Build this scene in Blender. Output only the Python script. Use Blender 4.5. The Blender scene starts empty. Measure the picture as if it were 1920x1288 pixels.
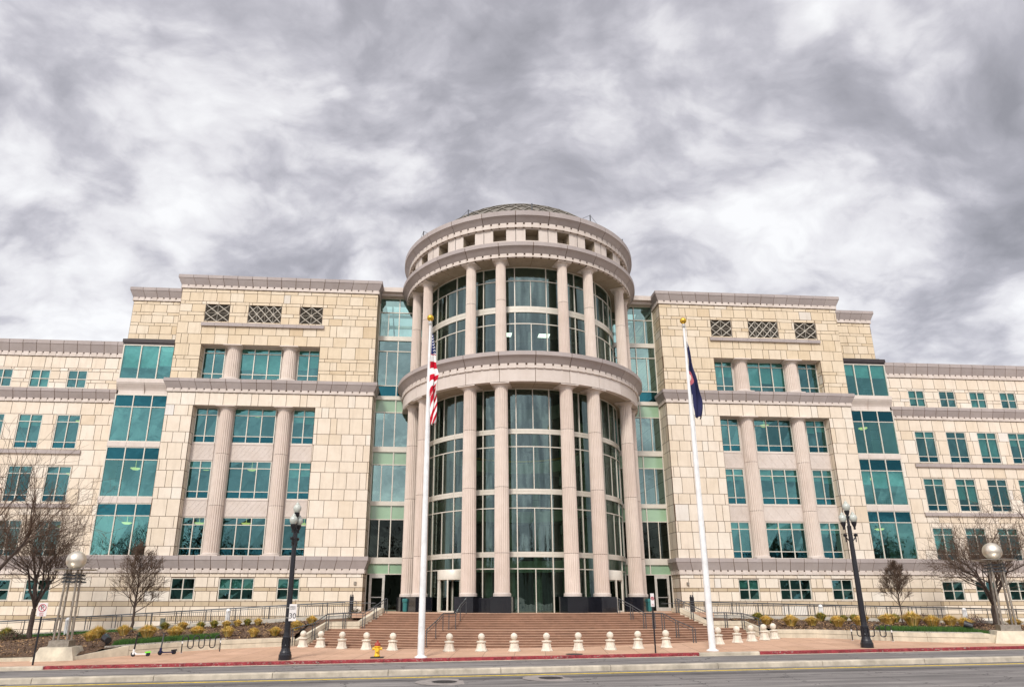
import bpy, math, random
from mathutils import Vector, Matrix, noise
random.seed(7)
R_ = math.radians
sc = bpy.context.scene
COL = sc.collection

# ---------------------------------------------------------------- camera
cd = bpy.data.cameras.new('camera'); cam = bpy.data.objects.new('camera', cd); COL.objects.link(cam)
cam.location = (-6.694, -55.179, 0.731)
cam.rotation_euler = (R_(90 + 17.267), 0, R_(-4.483))
cd.sensor_width = 36; cd.sensor_fit = 'HORIZONTAL'
cd.lens = 1286.307 / 1920 * 36
cd.shift_x = (960 - 920.914) / 1920
cd.shift_y = (726.532 - 644) / 1920
cd.clip_start = 0.1; cd.clip_end = 5000
sc.camera = cam

# ---------------------------------------------------------------- world: overcast sky
SUN_EL, SUN_AZ = 42, 200          # azimuth clockwise from +Y (north): the sun is behind the camera, a little left
sun_dir = Vector((math.sin(R_(SUN_AZ)) * math.cos(R_(SUN_EL)), math.cos(R_(SUN_AZ)) * math.cos(R_(SUN_EL)), math.sin(R_(SUN_EL))))
w = bpy.data.worlds.new('World'); sc.world = w; w.use_nodes = True
nt = w.node_tree; nt.nodes.clear()
def N(nt, typ, **kw):
    n = nt.nodes.new(typ)
    for k, v in kw.items():
        if k == 'ins':
            for i, val in v.items(): n.inputs[i].default_value = val
        else: setattr(n, k, v)
    return n
def math_n(nt, op, a, b=None, c=None, clamp=False):
    n = nt.nodes.new('ShaderNodeMath'); n.operation = op; n.use_clamp = clamp
    for i, v in enumerate((a, b, c)):
        if v is None: continue
        if isinstance(v, (int, float)): n.inputs[i].default_value = v
        else: nt.links.new(v, n.inputs[i])
    return n.outputs[0]
def ramp(nt, fac, stops, interp='LINEAR'):
    n = nt.nodes.new('ShaderNodeValToRGB'); n.color_ramp.interpolation = interp
    while len(n.color_ramp.elements) < len(stops): n.color_ramp.elements.new(0.5)
    for e, (p, c) in zip(n.color_ramp.elements, stops):
        e.position = p; e.color = (*c, 1) if len(c) == 3 else c
    nt.links.new(fac, n.inputs[0]); return n.outputs[0]
def mixc(nt, fac, a, b, mode='MIX'):
    n = nt.nodes.new('ShaderNodeMix'); n.data_type = 'RGBA'; n.blend_type = mode
    for i, v in ((0, fac), (6, a), (7, b)):
        if isinstance(v, (int, float)): n.inputs[i].default_value = v
        elif isinstance(v, tuple): n.inputs[i].default_value = (*v, 1)
        else: nt.links.new(v, n.inputs[i])
    return n.outputs[2]
tc = N(nt, 'ShaderNodeTexCoord'); sep = N(nt, 'ShaderNodeSeparateXYZ')
nt.links.new(tc.outputs['Generated'], sep.inputs[0])
zz = math_n(nt, 'ADD', math_n(nt, 'MAXIMUM', sep.outputs[2], 0.0), 0.42)
px = math_n(nt, 'DIVIDE', sep.outputs[0], zz); py = math_n(nt, 'DIVIDE', sep.outputs[1], zz)
cmb = N(nt, 'ShaderNodeCombineXYZ'); nt.links.new(px, cmb.inputs[0]); nt.links.new(py, cmb.inputs[1])
def cloud(scale, detail, rough, dist, off, sx=1.0, rot=0):
    m = N(nt, 'ShaderNodeMapping'); m.inputs['Location'].default_value = off
    m.inputs['Scale'].default_value = (sx, 1, 1); m.inputs['Rotation'].default_value = (0, 0, R_(rot))
    nt.links.new(cmb.outputs[0], m.inputs[0])
    n = N(nt, 'ShaderNodeTexNoise'); n.noise_dimensions = '3D'
    n.inputs['Scale'].default_value = scale; n.inputs['Detail'].default_value = detail
    n.inputs['Roughness'].default_value = rough; n.inputs['Distortion'].default_value = dist
    nt.links.new(m.outputs[0], n.inputs['Vector']); return n.outputs['Fac']
wn = N(nt, 'ShaderNodeTexNoise'); wn.inputs['Scale'].default_value = 1.7; wn.inputs['Detail'].default_value = 4; nt.links.new(cmb.outputs[0], wn.inputs['Vector'])
wsub = N(nt, 'ShaderNodeVectorMath', operation='MULTIPLY_ADD'); nt.links.new(wn.outputs['Color'], wsub.inputs[0]); wsub.inputs[1].default_value = (.34, .34, .34); nt.links.new(cmb.outputs[0], wsub.inputs[2])
base_cmb = cmb; cmb = wsub
a = cloud(2.6, 9, 0.57, 0.0, (3.1, 1.7, 0.3), 0.9, 25)
b = cloud(6.5, 7, 0.64, 0.0, (7.1, 4.2, 2.3), 0.8, 30)
c3 = cloud(1.0, 2, 0.5, 0.0, (4.6, 2.1, 5.3))
d3 = cloud(3.6, 5, 0.55, 0.0, (1.3, 8.4, 7.7), 0.8, 15)
ridge = math_n(nt, 'SUBTRACT', 1.0, math_n(nt, 'MULTIPLY', math_n(nt, 'ABSOLUTE', math_n(nt, 'SUBTRACT', d3, 0.5)), 5.0))
mixv = math_n(nt, 'ADD', math_n(nt, 'ADD', math_n(nt, 'MULTIPLY', a, 0.50), math_n(nt, 'MULTIPLY', b, 0.30)), math_n(nt, 'MULTIPLY', c3, 0.20))
mixv = math_n(nt, 'ADD', mixv, math_n(nt, 'MULTIPLY', ridge, 0.03))
def puffs(scale, off):
    v_ = N(nt, 'ShaderNodeTexVoronoi'); v_.feature = 'F1'; v_.inputs['Scale'].default_value = scale
    v_.inputs['Detail'].default_value = 2; v_.inputs['Roughness'].default_value = 0.5
    m_ = N(nt, 'ShaderNodeMapping'); m_.inputs['Location'].default_value = off; m_.inputs['Scale'].default_value = (.8, 1, 1); m_.inputs['Rotation'].default_value = (0, 0, R_(28))
    w2 = N(nt, 'ShaderNodeVectorMath', operation='MULTIPLY_ADD'); n2_ = N(nt, 'ShaderNodeTexNoise'); n2_.inputs['Scale'].default_value = scale * 1.3; n2_.inputs['Detail'].default_value = 6; nt.links.new(cmb.outputs[0], n2_.inputs['Vector'])
    nt.links.new(n2_.outputs['Color'], w2.inputs[0]); w2.inputs[1].default_value = (.9 / scale,) * 3; nt.links.new(cmb.outputs[0], w2.inputs[2]); nt.links.new(w2.outputs[0], m_.inputs[0]); nt.links.new(m_.outputs[0], v_.inputs['Vector']); return v_.outputs['Distance']
pf = math_n(nt, 'ADD', math_n(nt, 'MULTIPLY', math_n(nt, 'SUBTRACT', .52, puffs(4.2, (2, 5, 0))), .20), math_n(nt, 'MULTIPLY', math_n(nt, 'SUBTRACT', .52, puffs(11, (4, 1, 0))), .12))
mixv = math_n(nt, 'ADD', mixv, pf)
hz = math_n(nt, 'MULTIPLY', math_n(nt, 'SUBTRACT', 1.4, math_n(nt, 'MULTIPLY', sep.outputs[2], 2.2), clamp=True), math_n(nt, 'MULTIPLY_ADD', sep.outputs[1], 1.5, 0.5, clamp=True))
mixv = math_n(nt, 'ADD', mixv, math_n(nt, 'MULTIPLY', hz, 0.095))
ccol = ramp(nt, mixv, [(0.21, (0.37, 0.365, 0.40)), (0.325, (0.52, 0.51, 0.56)), (0.395, (0.69, 0.675, 0.73)), (0.46, (0.92, 0.905, 0.94)), (0.56, (1.14, 1.14, 1.15))])
# brighter overcast added around the sun direction behind the camera to light the facade
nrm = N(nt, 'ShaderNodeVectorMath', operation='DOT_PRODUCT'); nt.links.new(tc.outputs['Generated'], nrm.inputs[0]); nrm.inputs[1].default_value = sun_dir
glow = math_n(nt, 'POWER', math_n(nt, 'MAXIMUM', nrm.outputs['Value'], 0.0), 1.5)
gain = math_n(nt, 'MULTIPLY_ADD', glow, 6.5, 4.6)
skyn = N(nt, 'ShaderNodeTexSky'); skyn.sky_type = 'NISHITA'; skyn.sun_disc = False
skyn.sun_elevation = R_(SUN_EL); skyn.sun_rotation = R_(SUN_AZ)
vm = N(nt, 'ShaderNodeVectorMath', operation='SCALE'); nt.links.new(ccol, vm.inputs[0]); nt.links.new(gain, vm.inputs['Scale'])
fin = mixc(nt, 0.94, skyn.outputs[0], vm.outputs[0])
bg = N(nt, 'ShaderNodeBackground'); bg.inputs['Strength'].default_value = 0.1
out = N(nt, 'ShaderNodeOutputWorld')
w.cycles.sampling_method = 'MANUAL'; w.cycles.sample_map_resolution = 256
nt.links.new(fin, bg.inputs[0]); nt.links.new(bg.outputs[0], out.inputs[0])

sd = bpy.data.lights.new('sun', 'SUN'); sd.energy = 1.5; sd.angle = R_(12); sd.color = (1.0, 0.95, 0.88)
sun = bpy.data.objects.new('sun', sd); COL.objects.link(sun)
sun.rotation_euler = (-sun_dir).to_track_quat('-Z', 'Y').to_euler()
vs = sc.view_settings; vs.view_transform = 'Standard'; vs.look = 'None'; vs.exposure = 0.95; vs.gamma = 1.0
sc.cycles.max_bounces = 6; sc.cycles.transparent_max_bounces = 16; sc.cycles.glossy_bounces = 3
sc.cycles.sample_clamp_indirect = 5; sc.cycles.use_denoising = True

# ---------------------------------------------------------------- materials
def new_mat(name):
    m = bpy.data.materials.new(name); m.use_nodes = True
    return m, m.node_tree, m.node_tree.nodes['Principled BSDF']
def set_spec(b, v): b.inputs['Specular IOR Level'].default_value = v
def coord(nt, scale=(1, 1, 1)):
    g = N(nt, 'ShaderNodeNewGeometry'); m = N(nt, 'ShaderNodeMapping'); m.inputs['Scale'].default_value = scale
    nt.links.new(g.outputs['Position'], m.inputs[0]); return m.outputs[0]
def ns(nt, vec, scale, detail=4, rough=0.55, dist=0):
    n = N(nt, 'ShaderNodeTexNoise'); n.inputs['Scale'].default_value = scale; n.inputs['Detail'].default_value = detail
    n.inputs['Roughness'].default_value = rough; n.inputs['Distortion'].default_value = dist
    nt.links.new(vec, n.inputs['Vector']); return n.outputs['Fac']
def plain(name, col, rough=0.7, metal=0.0, var=0.12, vscale=3.0, spec=0.4, bump=0.0, bscale=40, streak=0.0):
    m, nt, b = new_mat(name)
    v = coord(nt); n = ns(nt, v, vscale, 5)
    lo = tuple(c * (1 - var) for c in col); hi = tuple(min(1, c * (1 + var)) for c in col)
    cc = ramp(nt, n, [(0.3, lo), (0.7, hi)])
    if streak:
        s = ns(nt, coord(nt, (3.0, 3.0, 0.25)), 1.6, 4, 0.6)
        cc = mixc(nt, math_n(nt, 'MULTIPLY', ramp(nt, s, [(0.5, (0, 0, 0)), (0.75, (1, 1, 1))]), streak), cc, tuple(c * 0.55 for c in col))
    nt.links.new(cc, b.inputs['Base Color'])
    b.inputs['Roughness'].default_value = rough; b.inputs['Metallic'].default_value = metal; set_spec(b, spec)
    if bump:
        bn = N(nt, 'ShaderNodeBump'); bn.inputs['Strength'].default_value = bump; bn.inputs['Distance'].default_value = 0.02
        nt.links.new(ns(nt, v, bscale, 6, 0.65), bn.inputs['Height']); nt.links.new(bn.outputs[0], b.inputs['Normal'])
    return m
def stone(name, stops, wear=0.25, weart=(0.30, 0.24, 0.18)):
    """panel cladding: a tint per panel (face attribute), fine mottling, faint runs of dirt"""
    m, nt, b = new_mat(name)
    at = N(nt, 'ShaderNodeAttribute'); at.attribute_name = 'tint'
    cc = ramp(nt, at.outputs['Fac'], stops)
    v = coord(nt)
    n1 = ns(nt, v, 1.3, 6, 0.6); n2 = ns(nt, v, 22, 4, 0.7)
    cc = mixc(nt, 0.55, cc, ramp(nt, n1, [(0.3, (0.83, 0.80, 0.76)), (0.68, (1.0, 1.0, 1.0))]), 'MULTIPLY')
    cc = mixc(nt, 0.35, cc, ramp(nt, n2, [(0.3, (0.8, 0.78, 0.74)), (0.7, (1.05, 1.04, 1.03))]), 'MULTIPLY')
    s = ns(nt, coord(nt, (2.2, 2.2, 0.22)), 1.5, 5, 0.65)
    cc = mixc(nt, math_n(nt, 'MULTIPLY', ramp(nt, s, [(0.52, (0, 0, 0)), (0.80, (1, 1, 1))]), wear), cc, weart)
    nt.links.new(cc, b.inputs['Base Color']); b.inputs['Roughness'].default_value = 0.72; set_spec(b, 0.3)
    bn = N(nt, 'ShaderNodeBump'); bn.inputs['Strength'].default_value = 0.12; bn.inputs['Distance'].default_value = 0.01
    nt.links.new(n2, bn.inputs['Height']); nt.links.new(bn.outputs[0], b.inputs['Normal'])
    return m
M = {}
M['stone'] = stone('cream_stone', [(0.0, (0.64, 0.52, 0.38)), (0.25, (0.72, 0.62, 0.49)), (0.6, (0.76, 0.67, 0.56)), (0.85, (0.78, 0.72, 0.63)), (1.0, (0.72, 0.69, 0.65))])
M['stone_up'] = stone('yellow_stone', [(0.0, (0.58, 0.44, 0.28)), (0.25, (0.66, 0.54, 0.38)), (0.6, (0.71, 0.60, 0.45)), (0.85, (0.74, 0.65, 0.52)), (1.0, (0.67, 0.62, 0.55))], 0.35, (0.28, 0.2, 0.12))
M['stone_tan'] = stone('tan_stone', [(0.0, (0.42, 0.32, 0.20)), (0.5, (0.52, 0.42, 0.29)), (1.0, (0.60, 0.50, 0.38))], 0.4)
M['joint'] = plain('joint_mortar', (0.12, 0.07, 0.04), 0.9)
M['trim'] = stone('grey_pink_trim', [(0.0, (0.37, 0.325, 0.315)), (1.0, (0.43, 0.38, 0.365))], 0.25, (0.25, 0.22, 0.21))
M['trim_light'] = stone('pale_trim', [(0.0, (0.60, 0.53, 0.48)), (1.0, (0.68, 0.61, 0.56))], 0.25, (0.3, 0.25, 0.22))
M['column'] = stone('pink_column_stone', [(0.0, (0.62, 0.52, 0.455)), (1.0, (0.70, 0.61, 0.54))], 0.42, (0.35, 0.29, 0.25))
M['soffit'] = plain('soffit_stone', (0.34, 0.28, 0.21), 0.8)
M['granite'] = plain('black_granite', (0.012, 0.013, 0.018), 0.12, spec=0.6)
M['frame'] = plain('cream_metal_frame', (0.62, 0.58, 0.50), 0.4, 0.1, 0.05)
M['frame_dark'] = plain('dark_metal_cap', (0.045, 0.035, 0.035), 0.5, 0.2)
M['roof'] = plain('roof_membrane', (0.25, 0.24, 0.22), 0.9)
M['dome'] = plain('dome_lattice', (0.20, 0.18, 0.15), 0.6, 0.3)
M['inner'] = plain('interior_plaster', (0.22, 0.215, 0.18), 0.9)
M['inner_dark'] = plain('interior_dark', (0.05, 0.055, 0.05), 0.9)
M['inner_green'] = plain('interior_green_panel', (0.42, 0.50, 0.34), 0.8)
M['carpet'] = plain('interior_floor', (0.12, 0.11, 0.10), 0.9)
M['blind'] = plain('window_blind', (0.75, 0.78, 0.72), 0.8)
M['steel_dark'] = plain('dark_rail_metal', (0.10, 0.105, 0.11), 0.45, 0.5, 0.15, 8)
M['steel'] = plain('brushed_steel', (0.55, 0.53, 0.49), 0.28, 0.9, 0.1, 10)
M['steel_brown'] = plain('weathered_steel_post', (0.34, 0.30, 0.25), 0.4, 0.7, 0.25, 6)
M['black'] = plain('black_enamel', (0.012, 0.012, 0.016), 0.35, 0.0, 0.3, 15, 0.5)
M['white_paint'] = plain('white_paint', (0.75, 0.75, 0.74), 0.4)
M['concrete'] = plain('pale_concrete', (0.58, 0.52, 0.40), 0.85, var=0.18, vscale=2.2, bump=0.2, streak=0.35)
M['curb_concrete'] = plain('curb_concrete', (0.44, 0.39, 0.31), 0.9, var=0.3, vscale=1.7, bump=0.3, streak=0.3)
M['red'] = plain('red_curb_paint', (0.22, 0.025, 0.032), 0.8, var=0.45, vscale=5, bump=0.2, streak=.5)
def chipped(name, base, chipcol, th):
    m = M[name]; nt = m.node_tree; b = nt.nodes['Principled BSDF']; l = b.inputs['Base Color'].links[0]; src = l.from_socket
    k = ramp(nt, ns(nt, coord(nt, (1, 1, 2)), 7, 8, .72), [(th, (0, 0, 0)), (th + .02, (1, 1, 1))]); k2 = ramp(nt, ns(nt, coord(nt), .35, 3), [(.45, (.15, .15, .15)), (.6, (1, 1, 1))])
    nt.links.new(mixc(nt, mixc(nt, 1.0, k, k2, 'MULTIPLY'), src, chipcol), b.inputs['Base Color'])
chipped('red', None, (.30, .25, .22), .56)
M['yellow_line'] = plain('yellow_line_paint', (0.68, 0.48, 0.03), 0.8, var=0.35, vscale=6)
M['white_line'] = plain('worn_white_line', (0.36, 0.36, 0.35), 0.8, var=0.3, vscale=9)
M['iron'] = plain('cast_iron', (0.05, 0.045, 0.045), 0.6, 0.4, 0.3, 20)
M['gold'] = plain('gold_ball', (0.72, 0.45, 0.06), 0.3, 0.8)
M['hyd_yellow'] = plain('yellow_hydrant_paint', (0.80, 0.48, 0.03), 0.45, var=0.1, vscale=12)
M['hyd_red'] = plain('red_hydrant_paint', (0.32, 0.05, 0.03), 0.5, var=0.2, vscale=12)
M['rubber'] = plain('rubber', (0.02, 0.02, 0.025), 0.8)
M['lime'] = plain('lime_plastic', (0.20, 0.75, 0.05), 0.4)
M['teal_bin'] = plain('teal_painted_bin', (0.03, 0.16, 0.16), 0.4)
M['sign_red'] = plain('sign_red', (0.45, 0.03, 0.06), 0.5)
M['navy'] = plain('navy_cloth', (0.012, 0.014, 0.06), 0.9)
M['bark'] = plain('dark_bark', (0.075, 0.055, 0.045), 0.95, var=0.35, vscale=8)
M['twig'] = plain('bud_twig', (0.10, 0.065, 0.045), 0.95, var=0.3, vscale=5)
M['globe'] = plain('milky_globe_glass', (0.46, 0.48, 0.43), 0.12, spec=0.6)
M['lamp_warm'] = plain('ceiling_lamp_bowl', (0.8, 0.6, 0.25), 0.5)
_b = M['lamp_warm'].node_tree.nodes['Principled BSDF']; _b.inputs['Emission Color'].default_value = (1, 0.66, 0.18, 1); _b.inputs['Emission Strength'].default_value = 0.9
M['lamp_white'] = plain('ceiling_lamp_panel', (0.8, 0.8, 0.75), 0.5)
_b = M['lamp_white'].node_tree.nodes['Principled BSDF']; _b.inputs['Emission Color'].default_value = (1, 0.97, 0.9, 1); _b.inputs['Emission Strength'].default_value = 1.6

def glass(name, tint, refl, f0, f1, wav=0.03):
    m = bpy.data.materials.new(name); m.use_nodes = True; nt = m.node_tree; nt.nodes.clear()
    t = N(nt, 'ShaderNodeBsdfTransparent'); t.inputs[0].default_value = (*tint, 1)
    g = N(nt, 'ShaderNodeBsdfGlossy'); g.inputs[0].default_value = (*refl, 1); g.inputs['Roughness'].default_value = 0.015
    bn = N(nt, 'ShaderNodeBump'); bn.inputs['Strength'].default_value = 0.25; bn.inputs['Distance'].default_value = wav
    nt.links.new(ns(nt, coord(nt), 0.9, 2, 0.4, 0.3), bn.inputs['Height']); nt.links.new(bn.outputs[0], g.inputs['Normal'])
    lw = N(nt, 'ShaderNodeLayerWeight'); lw.inputs[0].default_value = 0.35
    f = math_n(nt, 'MULTIPLY_ADD', lw.outputs['Fresnel'], f1 - f0, f0, clamp=True)
    # a few panes catch more sky than their neighbours: tiny tilt of the coating per pane
    mx = N(nt, 'ShaderNodeMixShader'); nt.links.new(f, mx.inputs[0]); nt.links.new(t.outputs[0], mx.inputs[1]); nt.links.new(g.outputs[0], mx.inputs[2])
    o = N(nt, 'ShaderNodeOutputMaterial'); nt.links.new(mx.outputs[0], o.inputs[0]); return m
M['glass'] = glass('teal_glass', (0.32, 0.66, 0.60), (0.18, 0.42, 0.42), 0.36, 0.85)
M['glass_bay'] = glass('bright_teal_glass', (0.38, 0.78, 0.72), (0.23, 0.56, 0.54), 0.36, 0.85)
M['glass_drum'] = glass('clear_green_glass', (0.46, 0.62, 0.52), (0.46, 0.62, 0.60), 0.17, 0.95)
M['glass_conn'] = glass('pale_green_glass', (0.46, 0.76, 0.67), (0.48, 0.70, 0.65), 0.36, 0.95)
M['glass_dark'] = glass('dark_teal_spandrel_glass', (0.02, 0.10, 0.12), (0.045, 0.20, 0.235), 0.5, 0.9)
M['glass_low'] = glass('dark_entry_glass', (0.16, 0.22, 0.18), (0.30, 0.36, 0.32), 0.05, 0.8)

# ---------------------------------------------------------------- mesh builder
class MB:
    def __init__(s): s.v = []; s.f = []; s.m = []; s.t = []
    def face(s, pts, mi=0, t=0.5):
        i = len(s.v); s.v += [tuple(p) for p in pts]; s.f.append(tuple(range(i, i + len(pts)))); s.m.append(mi); s.t.append(t)
    def add(s, vs, fs, mi=0, t=0.5):
        i = len(s.v); s.v += [tuple(p) for p in vs]
        for f in fs: s.f.append(tuple(k + i for k in f)); s.m.append(mi); s.t.append(t)
    def box(s, x0, x1, y0, y1, z0, z1, mi=0, t=0.5):
        vs = [(x, y, z) for z in (z0, z1) for y in (y0, y1) for x in (x0, x1)]
        s.add(vs, [(0, 2, 3, 1), (4, 5, 7, 6), (0, 1, 5, 4), (2, 6, 7, 3), (0, 4, 6, 2), (1, 3, 7, 5)], mi, t)
    def obox(s, c, ux, hx, hy, hz, mi=0, t=0.5, uz=(0, 0, 1)):
        """oriented box, centre c, local x axis ux, half sizes"""
        c = Vector(c); ux = Vector(ux).normalized(); uz = Vector(uz).normalized(); uy = uz.cross(ux).normalized(); uz = ux.cross(uy)
        vs = [c + ux * a * hx + uy * b * hy + uz * d * hz for d in (-1, 1) for b in (-1, 1) for a in (-1, 1)]
        s.add(vs, [(0, 2, 3, 1), (4, 5, 7, 6), (0, 1, 5, 4), (2, 6, 7, 3), (0, 4, 6, 2), (1, 3, 7, 5)], mi, t)
    def tube(s, pts, rad, n=8, mi=0, caps=True, t=0.5):
        pts = [Vector(p) for p in pts]; r = rad if isinstance(rad, (list, tuple)) else [rad] * len(pts)
        vs = []; d0 = (pts[1] - pts[0]).normalized()
        up = Vector((0, 0, 1)) if abs(d0.z) < 0.9 else Vector((1, 0, 0))
        a = d0.cross(up).normalized()
        for i, p in enumerate(pts):
            d = (pts[min(i + 1, len(pts) - 1)] - pts[max(i - 1, 0)])
            d = d.normalized() if d.length > 1e-9 else d0
            a = (a - d * a.dot(d)).normalized(); b = d.cross(a)
            for k in range(n):
                th = 2 * math.pi * k / n; vs.append(p + (a * math.cos(th) + b * math.sin(th)) * r[i])
        fs = [(i * n + k, i * n + (k + 1) % n, (i + 1) * n + (k + 1) % n, (i + 1) * n + k) for i in range(len(pts) - 1) for k in range(n)]
        if caps: fs += [tuple(range(n))[::-1], tuple(range((len(pts) - 1) * n, len(pts) * n))]
        s.add(vs, fs, mi, t)
    def lathe(s, prof, c=(0, 0, 0), n=24, mi=0, t=0.5, mod=None):
        """prof: list of (r, z) bottom to top"""
        vs = []
        for r, z in prof:
            for k in range(n):
                th = 2 * math.pi * k / n; rr = r * (mod(k) if mod else 1)
                vs.append((c[0] + rr * math.cos(th), c[1] + rr * math.sin(th), c[2] + z))
        m = len(prof)
        fs = [(i * n + k, i * n + (k + 1) % n, (i + 1) * n + (k + 1) % n, (i + 1) * n + k) for i in range(m - 1) for k in range(n)]
        fs += [tuple(range(n))[::-1], tuple(range((m - 1) * n, m * n))]
        s.add(vs, fs, mi, t)
    def build(s, name, mats, parent=None, smooth=False, loc=(0, 0, 0)):
        me = bpy.data.meshes.new(name)
        lx, ly, lz = loc
        me.from_pydata([(x - lx, y - ly, z - lz) for x, y, z in s.v] if any(loc) else s.v, [], s.f)
        if not isinstance(mats, (list, tuple)): mats = [mats]
        for mm in mats: me.materials.append(M[mm] if isinstance(mm, str) else mm)
        me.polygons.foreach_set('material_index', s.m)
        at = me.attributes.new('tint', 'FLOAT', 'FACE'); at.data.foreach_set('value', s.t)
        if smooth:
            me.polygons.foreach_set('use_smooth', [True] * len(s.f)); me.set_sharp_from_angle(angle=R_(38))
        me.update()
        o = bpy.data.objects.new(name, me); COL.objects.link(o)
        if parent: o.parent = parent
        return o
def empty(name, loc=(0, 0, 0), rz=0):
    o = bpy.data.objects.new(name, None); o.empty_display_size = 0.3; COL.objects.link(o); o.location = loc; o.rotation_euler = (0, 0, rz); return o
def tag(o, label=None, cat=None, group=None, kind=None):
    if label: o['label'] = label
    if cat: o['category'] = cat
    if group: o['group'] = group
    if kind: o['kind'] = kind
    return o
def copy_tree(o, parent=None):
    c = o.copy(); COL.objects.link(c)
    if parent: c.parent = parent
    for ch in [x for x in sc.objects if x.parent == o]: copy_tree(ch, c)
    return c
rnd = random.random

# ================================================================ BUILDING
bld = tag(empty('courthouse'), 'cream stone courthouse with a round glass entrance drum between two matching wings', 'building')

def subtract(rects, op):
    out = []
    for (a, b, c, d) in rects:
        oa, ob, oc, od = op
        if oa >= b or ob <= a or oc >= d or od <= c: out.append((a, b, c, d)); continue
        if oa > a: out.append((a, oa, c, d))
        if ob < b: out.append((ob, b, c, d))
        m0, m1 = max(a, oa), min(b, ob)
        if oc > c: out.append((m0, m1, c, oc))
        if od < d: out.append((m0, m1, od, d))
    return out
def stone_wall(mb, org, u, L, courses, ops=(), nrm=None, mi=0, ji=1, proud=0.02, gap=0.036, mis=None):
    """courses: (z0, z1, stone width). org plan point, u plan unit direction, nrm outward plan normal"""
    ox, oy = org; ux, uy = u
    if nrm is None: nrm = (uy, -ux)
    nx, ny = nrm
    zmin = min(c[0] for c in courses); zmax = max(c[1] for c in courses)
    def P(a, z, d): return (ox + ux * a + nx * d, oy + uy * a + ny * d, z)
    rects = [(0, L, zmin, zmax)]
    for op in ops: rects = subtract(rects, op)
    for (a, b, c, d) in rects:
        mb.face([P(a, c, 0), P(b, c, 0), P(b, d, 0), P(a, d, 0)], ji)
    for ci, (z0, z1, wd) in enumerate(courses):
        off = ((ci * 0.37) % 1.0) * wd; a = -off
        m_ = mis[ci] if mis else mi
        while a < L:
            b = a + wd * (1 if rnd() > 0.14 else 0.5)
            rr = [(max(a, 0), min(b, L), z0, z1)]
            for op in ops: rr = subtract(rr, op)
            t = min(1, max(0, random.gauss(0.55, 0.16))); 
            for (p, q, c, d) in rr:
                if q - p < 0.05 or d - c < 0.05: continue
                g = gap / 2
                p1, q1, c1, d1 = p + g, q - g, c + g, d - g
                mb.face([P(p1, c1, proud), P(q1, c1, proud), P(q1, d1, proud), P(p1, d1, proud)], m_, t)
            a = b
def course_list(z_top, seq, z_end):
    out = []; z = z_top; i = 0
    while z > z_end + 0.02:
        h, wd = seq[i % len(seq)]; z0 = max(z - h, z_end)
        if z0 - z_end < 0.12: z0 = z_end
        out.append((z0, z, wd)); z = z0; i += 1
    return out

def band(mb, stations, prof, mi=0, closed=False, t=None):
    """sweep profile (offset, z) along plan stations (x, y, nx, ny)"""
    vs = []
    for (x, y, nx, ny) in stations:
        for o_, z in prof: vs.append((x + nx * o_, y + ny * o_, z))
    m = len(prof); n = len(stations)
    fs = [(i * m + k, (i + 1) * m + k, (i + 1) * m + k + 1, i * m + k + 1) for i in range(n - 1) for k in range(m - 1)]
    if not closed: fs += [tuple(range(m)), tuple(range((n - 1) * m, n * m))[::-1]]
    mb.add(vs, fs, mi, rnd() if t is None else t)
def lerp_st(A, B, f): return tuple(A[i] + (B[i] - A[i]) * f for i in range(4))
def straight_segments(path, pitch):
    """path: list of stations (corner-mitred); yields (list of stations, length) panels about pitch long"""
    for A, B in zip(path, path[1:]):
        L = math.hypot(B[0] - A[0], B[1] - A[1]); n = max(1, round(L / pitch)); 
        for i in range(n): yield A, B, i / n, (i + 1) / n, L
def cornice(name, path, z_top, z_bot, proj, parent=bld, pitch=1.1, mats=('trim', 'joint', 'trim_light')):
    """lip, cove, dentil band; z_top..z_bot; proj = how far the lip stands out"""
    H = z_top - z_bot; mb = MB()
    zl = z_top - H * 0.24; zd = z_bot + H * 0.28
    prof = [(-0.25, z_top), (proj, z_top), (proj, zl), (proj * 0.93, zl), (proj * 0.62, zl - (zl - zd) * 0.5), (0.10, zd)]
    back = [(-0.25, z_top - 0.02), (proj - 0.03, z_top - 0.02), (proj - 0.03, zl + 0.02), (0.10 - 0.03, zd - 0.02)]
    for A, B, f0, f1, L in straight_segments(path, pitch):
        g = 0.020 / L
        band(mb, [lerp_st(A, B, f0 + g), lerp_st(A, B, f1 - g)], prof, 0)
        # light lip face
        n = 2
        for k in range(n):                       # dentil teeth
            s0 = f0 + (f1 - f0) * k / n; s1 = f0 + (f1 - f0) * (k + 1) / n; e = 0.065 / L
            band(mb, [lerp_st(A, B, s0 + e), lerp_st(A, B, s1 - e)], [(0.0, zd), (0.115, zd), (0.115, z_bot + 0.03), (0.0, z_bot + 0.03)], 2)
            band(mb, [lerp_st(A, B, s1 - e), lerp_st(A, B, min(s1 + e, 1))], [(0.0, zd - 0.10), (0.085, zd - 0.10), (0.085, z_bot + 0.03), (0.0, z_bot + 0.03)], 2)
    for A, B in zip(path, path[1:]):
        band(mb, [A, B], back, 1)
        band(mb, [A, B], [(0.0, zd), (0.03, zd), (0.03, z_bot), (0.0, z_bot)], 1)
    return mb.build(name, list(mats), parent)

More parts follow.
